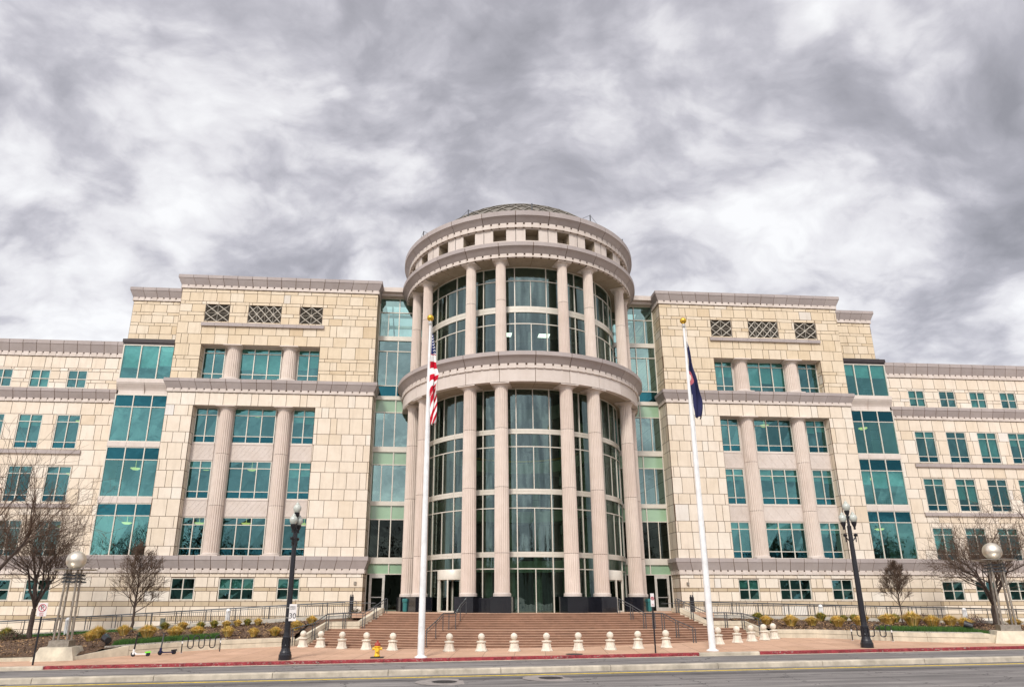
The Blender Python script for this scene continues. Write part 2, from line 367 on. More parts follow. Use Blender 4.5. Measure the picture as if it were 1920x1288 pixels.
TH = 0.07
def window(xs, zs, y, parent=bld, out=-1, dark=None, blind=0.0, gl='glass', fr=0.07, depth=0.10, skip=()):
    """one window: mullion frame (part) with its panes. xs, zs: mullion / transom lines incl. edges; faces -Y"""
    mb = MB(); x0, x1, z0, z1 = xs[0], xs[-1], zs[0], zs[-1]
    for i, x in enumerate(xs):
        a, b = (x, x + fr) if i == 0 else ((x - fr, x) if i == len(xs) - 1 else (x - fr / 2, x + fr / 2))
        mb.box(a, b, y - depth, y, z0, z1)
    for i, z in enumerate(zs):
        a, b = (z, z + fr) if i == 0 else ((z - fr, z) if i == len(zs) - 1 else (z - fr * .4, z + fr * .4))
        for k in range(len(xs) - 1):
            xa = xs[k] + (fr if k == 0 else fr / 2); xb = xs[k + 1] - (fr if k == len(xs) - 2 else fr / 2)
            mb.box(xa, xb, y - depth + 0.004, y - 0.002, a, b)
    f = mb.build('window', 'frame', parent)
    zd = zs[1] if dark else z0
    # panes: each tilted a hair so neighbouring panes mirror slightly different sky
    p = MB()
    for k in range(len(xs) - 1):
        for j in range(len(zs) - 1):
            if dark and j == 0: continue
            t1, t2 = random.uniform(-.014, .014), random.uniform(-.014, .014)
            p.face([(xs[k], y - .03 + t1, zs[j]), (xs[k + 1], y - .03 - t1, zs[j]), (xs[k + 1], y - .03 + t2, zs[j + 1]), (xs[k], y - .03 - t2, zs[j + 1])])
    p.build('pane', gl, f)
    if dark:
        p = MB(); p.face([(x0, y - .03, z0), (x1, y - .03, z0), (x1, y - .03, zs[1]), (x0, y - .03, zs[1])]); p.build('spandrel_glass', 'glass_dark', f)
    if blind > 0:
        for k in range(len(xs) - 1):
            h = (z1 - zd) * min(1, max(0.12, blind * random.uniform(.8, 1.2)))
            bm = MB(); bm.box(xs[k] + .05, xs[k + 1] - .05, y + .10, y + .12, z1 - h, z1 - .05); bm.build('blind', 'blind', f)
    return f

# column with flutes; centre at (cx, cy)
def column_mesh(z0, z1, r, joints=(), nfl=20, base=True, cap=True, square=True):
    mb = MB(); n = nfl * 4
    fl = [1.0, 0.98, 0.915, 0.98]
    modf = lambda k: fl[k % 4]
    zb = z0 + (0.22 if base else 0); zc = z1 - (0.34 if cap else 0)
    cuts = [zb] + [j for j in joints] + [zc]
    H = z1 - z0
    rad = lambda z: r * (1.04 - 0.12 * (z - z0) / H)
    for a, b in zip(cuts, cuts[1:]):
        a2 = a + (0.02 if a != zb else 0)
        m_ = 3; zs_ = [a2 + (b - a2) * i / m_ for i in range(m_ + 1)]
        prof = [(rad(z), z) for z in zs_]
        vs = []
        for rr, z in prof:
            for k in range(n):
                th = 2 * math.pi * k / n; q = rr * modf(k); vs.append((q * math.cos(th), q * math.sin(th), z))
        fs = [(i * n + k, i * n + (k + 1) % n, (i + 1) * n + (k + 1) % n, (i + 1) * n + k) for i in range(len(prof) - 1) for k in range(n)]
        mb.add(vs, fs, 0, rnd())
    for j in joints: mb.lathe([(rad(j) * .95, j - .01), (rad(j) * .95, j + .03)], n=32, mi=1)
    return mb, rad(zb), rad(zc)
def make_column(cx, cy, z0, z1, r, joints=(), parent=bld, ang=0.0, base=True, sq_base=False, capw=None):
    mb, rb, rt = column_mesh(z0, z1, r, joints, base=base)
    o = mb.build('column', ['column', 'joint'], parent, smooth=False); o.location = (cx, cy, 0); o.rotation_euler = (0, 0, ang)
    if base:
        b = MB(); b.lathe([(rb * 1.02, z0 + .06), (rb * 1.13, z0 + .07), (rb * 1.16, z0 + .13), (rb * 1.13, z0 + .19), (rb * 1.0, z0 + .21), (rb * 0.98, z0 + .24)], n=40)
        if sq_base: b.box(-rb * 1.22, rb * 1.22, -rb * 1.22, rb * 1.22, z0, z0 + .07)
        else: b.lathe([(rb * 1.15, z0), (rb * 1.15, z0 + .07)], n=40)
        b.build('column_base', 'trim_light', o, smooth=True)
    c = MB(); w_ = capw or rt * 1.42
    c.lathe([(rt * .985, z1 - .35), (rt * 1.0, z1 - .30), (rt * 1.06, z1 - .28), (rt * 1.03, z1 - .25), (rt * 1.18, z1 - .15), (rt * 1.32, z1 - .10), (rt * 1.32, z1 - .085)], n=40)
    c.box(-w_, w_, -w_, w_, z1 - .085, z1 - .002)
    c.build('capital', 'trim_light', o, smooth=True)
    return o

# ---- key planes
YB, YC, YG, YW, YS, YR = -1.83, 0.0, -0.81, 2.17, 1.08, -1.08
X1, X2 = 12.03, 27.98
ZT, ZC1 = 26.41, 25.28          # top cornice
ZM, ZMB = 17.48, 16.40          # middle cornice
ZB, ZBB = 3.90, 2.66            # base cornice
UP = course_list(ZC1, [(.30, 1.1), (.78, 1.08), (.27, 1.35), (.68, 1.08), (.30, 1.3), (.60, 1.08), (1.02, 1.08), (.86, 1.05), (1.02, 1.1), (.28, 1.3), (.72, 1.05), (.30, 1.25), (.72, 1.05)], ZM - .1)
LOW = course_list(ZMB, [(1.03, 1.08), (.86, 1.08), (1.30, .92), (.86, 1.08), (1.30, 1.08)], ZB - .1)
LOW = LOW[:1] + course_list(ZMB - 1.03, [(.86, 1.08), (1.30, 1.0), (.85, .95), (1.30, 1.1)], ZB - .1)
BASE = [(2.40, 2.68, 1.1), (1.69, 2.40, 1.02), (1.42, 1.69, 1.12), (.71, 1.42, 1.02), (.37, .71, 1.12), (-.30, .37, 1.02), (-.62, -.30, 1.12), (-1.3, -.62, 1.02), (-2.2, -1.3, 1.02)]
BMIS = [0, 0, 2, 0, 2, 0, 2, 0, 0]
PROJ = .34
def mitre_path(pts):
    """plan polyline (left to right seen from outside) -> stations with mitred normals; outward normal is to the right of travel ... (uy,-ux)"""
    st = []
    for i, p in enumerate(pts):
        ns_ = []
        if i > 0: d = (p[0] - pts[i - 1][0], p[1] - pts[i - 1][1]); l = math.hypot(*d); ns_.append((d[1] / l, -d[0] / l))
        if i < len(pts) - 1: d = (pts[i + 1][0] - p[0], pts[i + 1][1] - p[1]); l = math.hypot(*d); ns_.append((d[1] / l, -d[0] / l))
        if len(ns_) == 1: n = ns_[0]
        else:
            s = (ns_[0][0] + ns_[1][0], ns_[0][1] + ns_[1][1]); k = 2 / (s[0] ** 2 + s[1] ** 2) if (s[0] or s[1]) else 1; n = (s[0] * k, s[1] * k)
        st.append((p[0], p[1], n[0], n[1]))
    return st

XO1, XO2 = 16.50, 25.90
wx_side_o = (24.13, 25.86); wx_mid = (19.62, 22.90); wx_side_i = (16.54, 18.32)
def S(s, a, b):   # mirrored x interval, ordered
    return (a, b) if s > 0 else (-b, -a)
for s in (-1, 1):
    # ---------------- front wall of the block, upper and lower
    xa, xb = S(s, X1, X2)
    o1 = S(s, XO1, XO2)
    for nm, crs, ops, mat in (('upper_wall', UP, [(o1[0] - xa, o1[1] - xa, 17.3, 20.44)], 'stone_up'), ('block_wall', LOW, [(o1[0] - xa, o1[1] - xa, 3.7, 15.37)], 'stone')):
        gr = []
        if nm == 'upper_wall':
            for ga, gb in ((24.0, 25.94), (19.84, 22.5), (16.5, 18.33)):
                g = S(s, ga, gb); gr.append((g[0], g[1])); ops.append((g[0] - xa, g[1] - xa, 22.46, 23.95))
        mb = MB(); stone_wall(mb, (xa, YB), (1, 0), xb - xa, crs, ops)
        # returns
        zlo = crs[-1][0]; inner = s * X1
        if s > 0:
            stone_wall(mb, (X1, 12), (0, -1), 12 - YB, crs, nrm=(-1, 0)); stone_wall(mb, (X2, YB), (0, 1), YS - YB + 3, crs, nrm=(1, 0))
        else:
            stone_wall(mb, (-X2, YS + 3), (0, -1), YS + 3 - YB, crs, nrm=(-1, 0)); stone_wall(mb, (-X1, YB), (0, 1), 12 - YB, crs, nrm=(1, 0))
        # recess jambs, lintel soffit and sill
        zo0, zo1 = (17.3, 20.44) if nm == 'upper_wall' else (3.7, 15.37)
        cj = [(max(c[0], zo0), min(c[1], zo1), .8) for c in crs if c[0] < zo1 and c[1] > zo0]
        stone_wall(mb, (o1[0], YB), (0, 1), YR - YB, cj, nrm=(1, 0)); stone_wall(mb, (o1[1], YR), (0, -1), YR - YB, cj, nrm=(-1, 0))
        mb.face([(o1[0], YB - .02, zo1), (o1[0], YR, zo1), (o1[1], YR, zo1), (o1[1], YB - .02, zo1)], 2)
        mb.face([(o1[0], YB, zo0 + .19), (o1[1], YB, zo0 + .19), (o1[1], YR, zo0 + .19), (o1[0], YR, zo0 + .19)], 2)
        if nm == 'upper_wall':
            for ga, gb in gr:   # grille reveals
                mb.face([(ga, YB, 22.46), (gb, YB, 22.46), (gb, YB + .2, 22.46), (ga, YB + .2, 22.46)], 1)
                mb.face([(ga, YB, 23.95), (ga, YB + .2, 23.95), (gb, YB + .2, 23.95), (gb, YB, 23.95)], 1)
                mb.face([(ga, YB, 22.46), (ga, YB + .2, 22.46), (ga, YB + .2, 23.95), (ga, YB, 23.95)], 1)
                mb.face([(gb, YB, 22.46), (gb, YB, 23.95), (gb, YB + .2, 23.95), (gb, YB + .2, 22.46)], 1)
        mb.build(nm, [mat, 'joint', 'trim_light'], bld)
        for ga, gb in gr:       # louvre grilles
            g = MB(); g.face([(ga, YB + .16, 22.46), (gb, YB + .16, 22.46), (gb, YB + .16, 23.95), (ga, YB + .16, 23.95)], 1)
            z = 22.52
            while z < 23.9: g.obox(((ga + gb) / 2, YB + .11, z), (1, 0, 0), (gb - ga) / 2 - .01, .035, .012, 2, uz=(0, -.5, 1)); z += .10
            gw = g.build('louver_grille', ['frame', 'inner_dark', 'steel_brown'], bld)
            l = MB(); yq = YB + .05
            def bar(x0, z0, x1, z1, r=.034): l.tube([(x0, yq, z0), (x1, yq, z1)], r, 4)
            ncell = 4 if gb - ga < 2.2 else 6; cw = (gb - ga) / ncell; ch = (23.95 - 22.46) / 4
            cx0 = (ga + gb) / 2; cz = (22.46 + 23.95) / 2; hw = (gb - ga) / 2; hh = (23.95 - 22.46) / 2
            for q in ((ga, gb),):
                n2 = 1 if gb - ga < 2.2 else 2
                for kx in range(n2):
                    c0 = ga + (gb - ga) * kx / n2; c1 = ga + (gb - ga) * (kx + 1) / n2; cm = (c0 + c1) / 2
                    bar(c0, 22.46, c1, 23.95); bar(c1, 22.46, c0, 23.95)
                    bar(c0, cz, cm, 23.95); bar(cm, 23.95, c1, cz); bar(c1, cz, cm, 22.46); bar(cm, 22.46, c0, cz)
                    bar(cm, 22.46, cm, 23.95, .012); bar(c0, cz, c1, cz, .012)
                    bar(c0 + .0, 22.47, c0, 23.94, .015); bar(c1, 22.47, c1, 23.94, .015)
            l.build('lattice', 'frame', gw)
    # ledge under the grilles
    mb = MB(); la, lb = S(s, 16.28, 26.1)
    n = 9
    for k in range(n):
        p, q = la + (lb - la) * k / n, la + (lb - la) * (k + 1) / n
        mb.box(p + .006, q - .006, YB - .17, YB - .021, 22.02, 22.30, 0, rnd())
    mb.build('ledge', ['trim', 'joint'], bld)
    # cornices of the block
    if s > 0: path = mitre_path([(X1, 8), (X1, YB), (X2, YB), (X2, YS + 1.5)])
    else: path = mitre_path([(-X2, YS + 1.5), (-X2, YB), (-X1, YB), (-X1, 8)])
    cornice('cornice', path, ZT, ZC1, PROJ)
    if s > 0: path = mitre_path([(X1, YC), (X1, YB), (X2, YB), (X2, YG)])
    else: path = mitre_path([(-X2, YG), (-X2, YB), (-X1, YB), (-X1, YC)])
    cornice('cornice', path, ZM, ZMB, PROJ)
    XB = 33.05
    if s > 0: path = mitre_path([(X1, YC), (X1, YB), (XB, YB), (XB, YW)])
    else: path = mitre_path([(-XB, YW), (-XB, YB), (-X1, YB), (-X1, YC)])
    cornice('cornice', path, ZB, ZBB, PROJ * .95)
    # ---------------- base storey
    bw = [(24.10, 25.80, 2), (19.90, 22.42, 3), (16.62, 18.25, 2)]
    xa2, xb2 = S(s, X1, XB); ops = []
    for a_, b_, k in bw:
        q = S(s, a_, b_); ops.append((q[0] - xa2, q[1] - xa2, .80, 2.35))
    mb = MB(); stone_wall(mb, (xa2, YB), (1, 0), xb2 - xa2, BASE, ops, mis=BMIS)
    if s > 0:
        stone_wall(mb, (X1, YC + .5), (0, -1), YC + .5 - YB, BASE, nrm=(-1, 0), mis=BMIS); stone_wall(mb, (XB, YB), (0, 1), YW - YB + .1, BASE, nrm=(1, 0), mis=BMIS)
    else:
        stone_wall(mb, (-XB, YW + .1), (0, -1), YW + .1 - YB, BASE, nrm=(-1, 0), mis=BMIS); stone_wall(mb, (-X1, YB), (0, 1), YC + .5 - YB, BASE, nrm=(1, 0), mis=BMIS)
    for op in ops:
        A_, B_ = op[0] + xa2, op[1] + xa2
        mb.face([(A_, YB, .8), (B_, YB, .8), (B_, YB + .25, .8), (A_, YB + .25, .8)], 0); mb.face([(A_, YB, 2.35), (A_, YB + .25, 2.35), (B_, YB + .25, 2.35), (B_, YB, 2.35)], 0)
        mb.face([(A_, YB, .8), (A_, YB + .25, .8), (A_, YB + .25, 2.35), (A_, YB, 2.35)], 0); mb.face([(B_, YB, .8), (B_, YB, 2.35), (B_, YB + .25, 2.35), (B_, YB + .25, .8)], 0)
    mb.build('base_wall', ['stone', 'joint', 'stone_tan'], bld)
    for a_, b_, k in bw:
        q = S(s, a_, b_)
        window([q[0] + (q[1] - q[0]) * i / k for i in range(k + 1)], [.80, 1.56, 2.35], YB + .12, gl='glass', blind=random.choice([0, 0, .5]) )
    # top of base (under bay), thin slab
    mb = MB(); q = S(s, X2 - .5, XB); mb.box(q[0], q[1], YB + .0, YS, ZB - .12, ZB - .03); mb.build('ledge_top', 'trim_light', bld)
    # ---------------- windows in the big recess
    rows = [(12.51, 15.34), (8.17, 11.11), (3.92, 6.80)]
    for (z0, z1) in rows:
        top = z1 - .58; bt = z0 + .56
        for (a_, b_), k in ((wx_side_o, 2), (wx_mid, 3), (wx_side_i, 2)):
            q = S(s, a_, b_)
            window([q[0] + (q[1] - q[0]) * i / k for i in range(k + 1)], [z0, bt, top, z1], YR, dark=True, blind=random.choice([0, 0, .25, .45, .8]))
    for (a_, b_), k in ((wx_side_o, 2), (wx_mid, 3), (wx_side_i, 2)):
        q = S(s, a_, b_)
        window([q[0] + (q[1] - q[0]) * i / k for i in range(k + 1)], [17.5, 18.19, 19.95, 20.42], YR, blind=random.choice([0, .5, .75]))
    # relief panels between storeys, and piers behind the columns
    mb = MB()
    for (z0, z1) in ((11.11, 12.51), (6.80, 8.17)):
        for (a_, b_) in (wx_side_o, wx_mid, wx_side_i):
            q = S(s, a_, b_); mb.box(q[0], q[1], YR - .12, YR + .1, z0, z1, 0, rnd())
            nn = max(2, round((q[1] - q[0]) / .85)); cwid = (q[1] - q[0]) / nn
            for k in range(nn):
                c0 = q[0] + cwid * k; c1 = c0 + cwid; zm_ = (z0 + z1) / 2; hh = (z1 - z0) / 2 - .15
                for (p0, p1) in (((c0, zm_ - hh), (c1, zm_ + hh)), ((c0, zm_ + hh), (c1, zm_ - hh)), ((c0, zm_), ((c0 + c1) / 2, zm_ + hh)), (((c0 + c1) / 2, zm_ - hh), (c1, zm_))):
                    d = Vector((p1[0] - p0[0], 0, p1[1] - p0[1])); mb.obox(((p0[0] + p1[0]) / 2, YR - .125, (p0[1] + p1[1]) / 2), d, d.length / 2 * .96, .010, .006, 0, .8, uz=(0, 1, 0))
            for zz_ in (z0 + .09, z1 - .09): mb.box(q[0], q[1], YR - .145, YR - .121, zz_ - .04, zz_ + .04, 0, .4)
    for cxx in (23.51, 18.97):
        c0 = s * cxx
        for z0, z1 in ((3.9, 15.36), (17.5, 20.43)): mb.box(c0 - .62, c0 + .62, YR - .05, YR + .1, z0, z1, 0, .5)
    mb.build('relief_panel', ['trim_light', 'joint'], bld)
    for cxx in (23.38, 18.93):
        make_column(s * cxx, -1.40, 3.9, 15.36, .545, (7.6, 11.55), sq_base=True, capw=.72)
        make_column(s * cxx, -1.40, 17.5, 20.43, .545, (), sq_base=True, capw=.72)
    # ---------------- set back wall and its cornice
    xa3, xb3 = S(s, X2, 33.02)
    CS = course_list(25.30, [(.28, 1.1), (.72, 1.08), (.27, 1.3), (.70, .9), (.26, 1.3), (.76, .95), (1.0, 1.1)], 21.0)
    mb = MB(); stone_wall(mb, (xa3, YS), (1, 0), xb3 - xa3, CS)
    CS2 = course_list(21.0, [(.9, 1.1), (1.2, 1.1)], 3.0)
    stone_wall(mb, (xa3, YS), (1, 0), .3 if s < 0 else xb3 - xa3, CS2, [] if s < 0 else [(0, xb3 - xa3 - .7, 0, 21)])
    if s < 0: stone_wall(mb, (xa3, YS), (1, 0), .9, CS2)
    if s > 0: stone_wall(mb, (33.02, YS), (0, 1), 8, CS + CS2, nrm=(1, 0))
    else: stone_wall(mb, (-33.02, YS + 8), (0, -1), 8, CS + CS2, nrm=(-1, 0))
    mb.build('setback_wall', ['stone_up', 'joint'], bld)
    path = mitre_path([(X2, YS), (33.02, YS), (33.02, YS + 8)]) if s > 0 else mitre_path([(-33.02, YS + 8), (-33.02, YS), (-X2, YS)])
    cornice('cornice', path, 26.47, 25.30, PROJ)
    # ---------------- glass bay
    g = MB(); gx0, gx1 = 28.02, 32.32
    q = S(s, gx0, gx1)
    third = [q[0] + (q[1] - q[0]) * i / 3 for i in range(4)]
    f = window(third, [17.66, 20.60], YG, gl='glass_bay', fr=.08, blind=.7 if s < 0 else .35)
    for z0, z1, tr in ((12.55, 16.40, 15.38), (8.27, 12.17, 11.15), (3.92, 7.82, 6.88)):
        f = window(third, [z0, tr, z1], YG, gl='glass_bay', fr=.08, blind={(1, 8.27): .6, (-1, 12.55): .0}.get((s, z0), 0))
        p = MB(); p.face([(q[0], YG - .045, tr), (q[1], YG - .045, tr), (q[1], YG - .045, z1), (q[0], YG - .045, z1)]); p.build('spandrel_glass', 'glass_dark', f)
    mb = MB()
    for z0, z1 in ((12.17, 12.55), (7.82, 8.27)):
        for k in range(3): mb.box(third[k] + .01, third[k + 1] - .01, YG - .13, YG, z0, z1, 0, .8)
    mb.box(q[0], q[1] , YG - .30, YG + .1, 17.34, 17.655, 0, .9)
    # cove below the sill
    prof = [(0.28, 17.335), (0.26, 17.25), (0.06, 16.9), (0.0, 16.75), (0.0, 16.405)]
    for k in range(2):
        A_ = q[0] + (q[1] - q[0]) * k / 2 + .01; B_ = q[0] + (q[1] - q[0]) * (k + 1) / 2 - .01
        band(mb, [(A_, YG, 0, -1), (B_, YG, 0, -1)], prof, 0, t=.9)
    # side of the bay
    xo = s * gx1; xi = xo - s * .12
    mb.box(min(xo, xi), max(xo, xi), YG, YW if False else YS, 3.9, 20.6, 0, .7)
    mb.build('spandrel_band', ['trim_light', 'joint'], bld)
    mb = MB(); e0, e1 = S(s, gx0 - .02, gx1 + .12); mb.box(e0, e1, YG - .14, YS, 20.78, 21.08); mb.box(e0 + .06, e1 - .06, YG - .08, YS, 20.61, 20.78); mb.build('bay_cap', 'frame_dark', bld)
    # ---------------- wing
    XW0, XW1 = 33.0, 55.0
    wc = course_list(20.45, [(1.0, 1.08), (.28, 1.3), (.72, 1.08), (.27, 1.2), (.72, 1.08), (.3, 1.1)], 17.5)
    wl = course_list(16.46, [(1.04, 1.1), (.84, 1.1), (1.30, 1.1), (.80, 1.1), (1.28, 1.1)], 3.0)
    xa4, xb4 = S(s, XW0 - 1, XW1)
    wins = []
    NW = 6
    for i in range(NW):
        x0 = 36.2 + i * 2.985
        wins.append((x0 + .1, x0 + 1.68, 17.72, 19.28, 's')); 
        for z0, z1 in ((12.55, 15.42), (8.23, 11.13), (4.03, 6.82)): wins.append((x0, x0 + 1.9, z0, z1, 'm'))
        wins.append((x0 - .05, x0 + 1.85, .77, 2.33, 'b'))
    for nm, crs, mis in (('wing_wall', wc, None), ('wing_wall', wl, None), ('base_wall', BASE, BMIS)):
        lo = crs[-1][0]; hi = crs[0][1]; ops = []
        for (a_, b_, z0, z1, k) in wins:
            if z0 < hi and z1 > lo: qq = S(s, a_, b_); ops.append((qq[0] - xa4, qq[1] - xa4, z0, z1))
        mb = MB(); stone_wall(mb, (xa4, YW), (1, 0), xb4 - xa4, crs, ops, mis=mis)
        for (oa, ob, z0, z1) in ops:
            A_, B_ = oa + xa4, ob + xa4; y1 = YW + .2
            mb.face([(A_, YW, z0), (B_, YW, z0), (B_, y1, z0), (A_, y1, z0)], 0); mb.face([(A_, YW, z1), (A_, y1, z1), (B_, y1, z1), (B_, YW, z1)], 0)
            mb.face([(A_, YW, z0), (A_, y1, z0), (A_, y1, z1), (A_, YW, z1)], 0); mb.face([(B_, YW, z0), (B_, YW, z1), (B_, y1, z1), (B_, y1, z0)], 0)
        mb.build(nm, ['stone', 'joint', 'stone_tan'], bld)
    for (a_, b_, z0, z1, k) in wins:
        qq = S(s, a_, b_); xm = (qq[0] + qq[1]) / 2
        if k == 'm': window([qq[0], xm, qq[1]], [z0, z0 + .55, z1 - .62, z1], YW + .1, dark=True, blind=random.choice([0, 0, .3, .6, .9]) if s > 0 else random.choice([0, 0, 0, .3, .5]))
        else: window([qq[0], xm, qq[1]], [z0, (z0 + z1) / 2, z1], YW + .1, blind=random.choice([.5, 1.0, .5, 0]) if k == 's' else 0)
    for zt, zb_ in ((21.84, 20.45), (17.60, 16.46), (4.05, 2.68)):
        xs_ = 33.02 if zt > 5 else XB
        path = mitre_path([(xs_, YW), (XW1, YW)]) if s > 0 else mitre_path([(-XW1, YW), (-xs_, YW)])
        cornice('cornice', path, zt, zb_, PROJ)
    for zt, xs_ in ((12.42, 35.7), (8.10, 35.75)):
        mb = MB(); la, lb = S(s, xs_, XW1); n = int((lb - la) / 1.1)
        for k in range(n): mb.box(la + (lb - la) * k / n + .006, la + (lb - la) * (k + 1) / n - .006, YW - .17, YW - .021, zt - .3, zt, 0, rnd())
        mb.build('ledge', ['trim', 'joint'], bld)
    mb = MB()
    qa = S(s, 33.0, XW1); mb.box(qa[0], qa[1], YW + .1, 16, 21.5, 21.6)
    qa = S(s, X1 + .2, X2 - .2); mb.box(qa[0], qa[1], YB + .2, 16, 26.1, 26.2)
    qa = S(s, X2, 32.8); mb.box(qa[0], qa[1], YS + .2, 9, 26.1, 26.2)
    mb.build('roof', 'roof', bld)
    # ---------------- interiors: floors, ceilings, back walls
    mb = MB()
    for z in (3.3, 7.50, 11.80, 16.3, 20.9):
        for (a_, b_, y0) in ((X1 + .1, X2, YR + .25), (X2, 32.2, YG + .25), (33.1, XW1, YW + .3)):
            if z > 20 and a_ > 33: continue
            qa = S(s, a_, b_); mb.box(qa[0], qa[1], y0, 9.5, z, z + .35, 0); mb.box(qa[0], qa[1], y0, 9.5, z + .351, z + .36, 1)
    mb.build('floor_slab', ['inner', 'carpet'], bld)
    mb = MB(); qa = S(s, X1 + .1, 33); mb.box(qa[0], qa[1], 9.5, 9.7, -1, 26.0); qa = S(s, 33, XW1); mb.box(qa[0], qa[1], 9.5, 9.7, -1, 21.3)
    for xx in (X2 + .1, 32.9, 22.9, 17.9, 39, 45, 50): mb.box(s * xx - .06, s * xx + .06, YW + .4, 9.5, -1, 20.5 if xx > 32 else 25.5)
    mb.box(*S(s, X1 + .1, XB), YB + 3, YB + 3.1, -1, 3.3)
    mb.build('interior_wall', ['inner'], bld)
    # warm bowl lights under the ceilings
    for z in (7.50, 11.80, 16.3):
        for xx in (25.3, 21.7, 17.2, 30.9, 37.3, 43.2):
            if z > 12 and rnd() < .3: continue
            yy = (YR if xx < 28 else (YG if xx < 33 else YW)) + 2.2
            l = MB(); l.lathe([(.05, z - 1.05), (.22, z - 1.02), (.36, z - .93), (.38, z - .90), (.37, z - .89)], (s * xx, yy, 0), 16); l.tube([(s * xx, yy, z - .9), (s * xx, yy, z)], .015, 4)
            l.build('ceiling_lamp', 'lamp_warm', bld, smooth=True)

# ================================================================ connectors (glass between block and drum)
for s in (-1, 1):
    xin, xout = 7.6, X1 - .02; xm1, xm2 = 10.3, 11.3
    zsp = [(21.85, 22.25), (16.62, 16.95), (12.23, 12.67), (7.93, 8.27), (3.47, 3.95)]
    cw = MB(); gl = MB(); gd = MB(); gg = MB()
    fr = .08
    def vb(x, z0, z1, w_=.08): q = S(s, x - w_ / 2, x + w_ / 2); cw.box(q[0], q[1], YC - .12, YC + .02, z0, z1)
    def hb(x0, x1, z, w_=.08): q = S(s, x0, x1); cw.box(q[0], q[1], YC - .115, YC + .02, z - w_ / 2, z + w_ / 2)
    for a_, b_ in ((xin, xm2 + .0),): pass
    vb(10.3, 2.75, 25.8); vb(xout - .04, 0, 25.8); vb(xin + 1.4, 2.75, 25.8)
    for z0, z1 in ((22.25, 24.44), (17.9, 20.9), (12.67, 15.55), (8.27, 11.2), (3.95, 6.85)): vb(11.2, z0, z1, .06)
    for z in (25.76, 24.44, 20.9, 17.85, 15.55, 11.2, 6.85, 2.71): hb(xin, xout, z, .07)
    q = S(s, xin, xout)
    for z0, z1 in zsp: cw.box(q[0], q[1], YC - .16, YC + .03, z0, z1)
    f = cw.build('curtain_wall', 'frame', bld)
    def pane(mbx, x0, x1, z0, z1):
        a_, b_ = S(s, x0, x1); mbx.face([(a_, YC - .03, z0), (b_, YC - .03, z0), (b_, YC - .03, z1), (a_, YC - .03, z1)])
    def one(nm, mt, z0, z1, split=True):
        for xa_, xb_ in (((xin, 10.3), (10.3, xout)) if split else ((xin, xout),)):
            q_ = MB(); pane(q_, xa_, xb_, z0, z1); q_.build(nm, mt, f)
    for z0, z1 in ((24.44, 25.76), (22.25, 24.44), (20.9, 21.85), (17.85, 20.9), (12.67, 15.55), (8.27, 11.2)): one('pane', 'glass_conn', z0, z1)
    one('spandrel_glass', 'glass_dark', 16.95, 17.85, False); one('pane', 'glass_low', 3.95, 6.85); one('pane', 'glass_low', 0.0, 2.7)
    if s < 0: M['green_sp'] = plain('green_spandrel', (0.26, 0.40, 0.26), 0.15, var=.15, vscale=.5, spec=.9)
    for z0, z1 in ((15.55, 16.62), (11.2, 12.23), (6.85, 7.93), (2.71, 3.47)): one('spandrel_glass', 'green_sp', z0, z1, False)
    # coping
    mb = MB(); mb.box(q[0], q[1], YC - .9, YC + 1.2, 26.05, 26.46, 0); mb.box(q[0], q[1], YC - .6, YC + 1.0, 25.8, 26.05, 0); mb.build('coping', 'trim_light', bld)
    # glazed sloping roof behind (seen through the glass), floors, back wall
    mb = MB(); q2 = S(s, 5.5, xout)
    for k in range(6):
        y0 = .9 + k * 1.25; z0 = 25.6 - k * .55
        mb.obox(((q2[0] + q2[1]) / 2, y0, z0), (1, 0, 0), (q2[1] - q2[0]) / 2, .07, .14)
    for xx in (7.0, 9.0, 11.0): mb.obox((s * xx, 4.1, 24.3), (0, 1, -.44), 3.6, .05, .1)
    mb.build('skylight_beam', 'frame', bld)
    mb = MB()
    mb.box(q2[0], q2[1], 7.4, 7.6, 0, 22.6)
    mb.build('interior_wall', 'inner', bld)
    mb = MB()
    for z in (3.5, 7.95, 12.25, 16.65, 21.85):
        mb.box(q[0], q[1], YC + .9 if z > 4 else YC + .2, 7.4, z, z + .35)
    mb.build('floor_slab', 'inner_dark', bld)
    # entrance door
    d0, d1 = S(s, 10.62, 11.66); yd = YC - .17
    mb = MB(); mb.box(d0 - .07, d0 + .12, yd, YC - .12, 0, 2.66); mb.box(d1 - .12, d1 + .07, yd, YC - .12, 0, 2.66); mb.box(d0 + .12, d1 - .12, yd, YC - .12, 2.42, 2.66); mb.box(d0 + .12, d1 - .12, yd, YC - .12, 0, .26)
    d = mb.build('door', plain('door_metal', (0.55, 0.53, 0.48), .35, .3) if s < 0 else bpy.data.materials['door_metal'], bld)
    hx = s * 10.80 if s < 0 else s * 11.48
    mb = MB(); mb.box(d0 + .12, d1 - .12, yd - .05, yd - .02, .98, 1.04); hx = d0 + .1 if s < 0 else d1 - .1
    mb.tube([(hx, yd - .02, .9), (hx, yd - .09, .93), (hx, yd - .09, 1.2), (hx, yd - .02, 1.23)], .018, 6); mb.build('handle', 'steel', d)

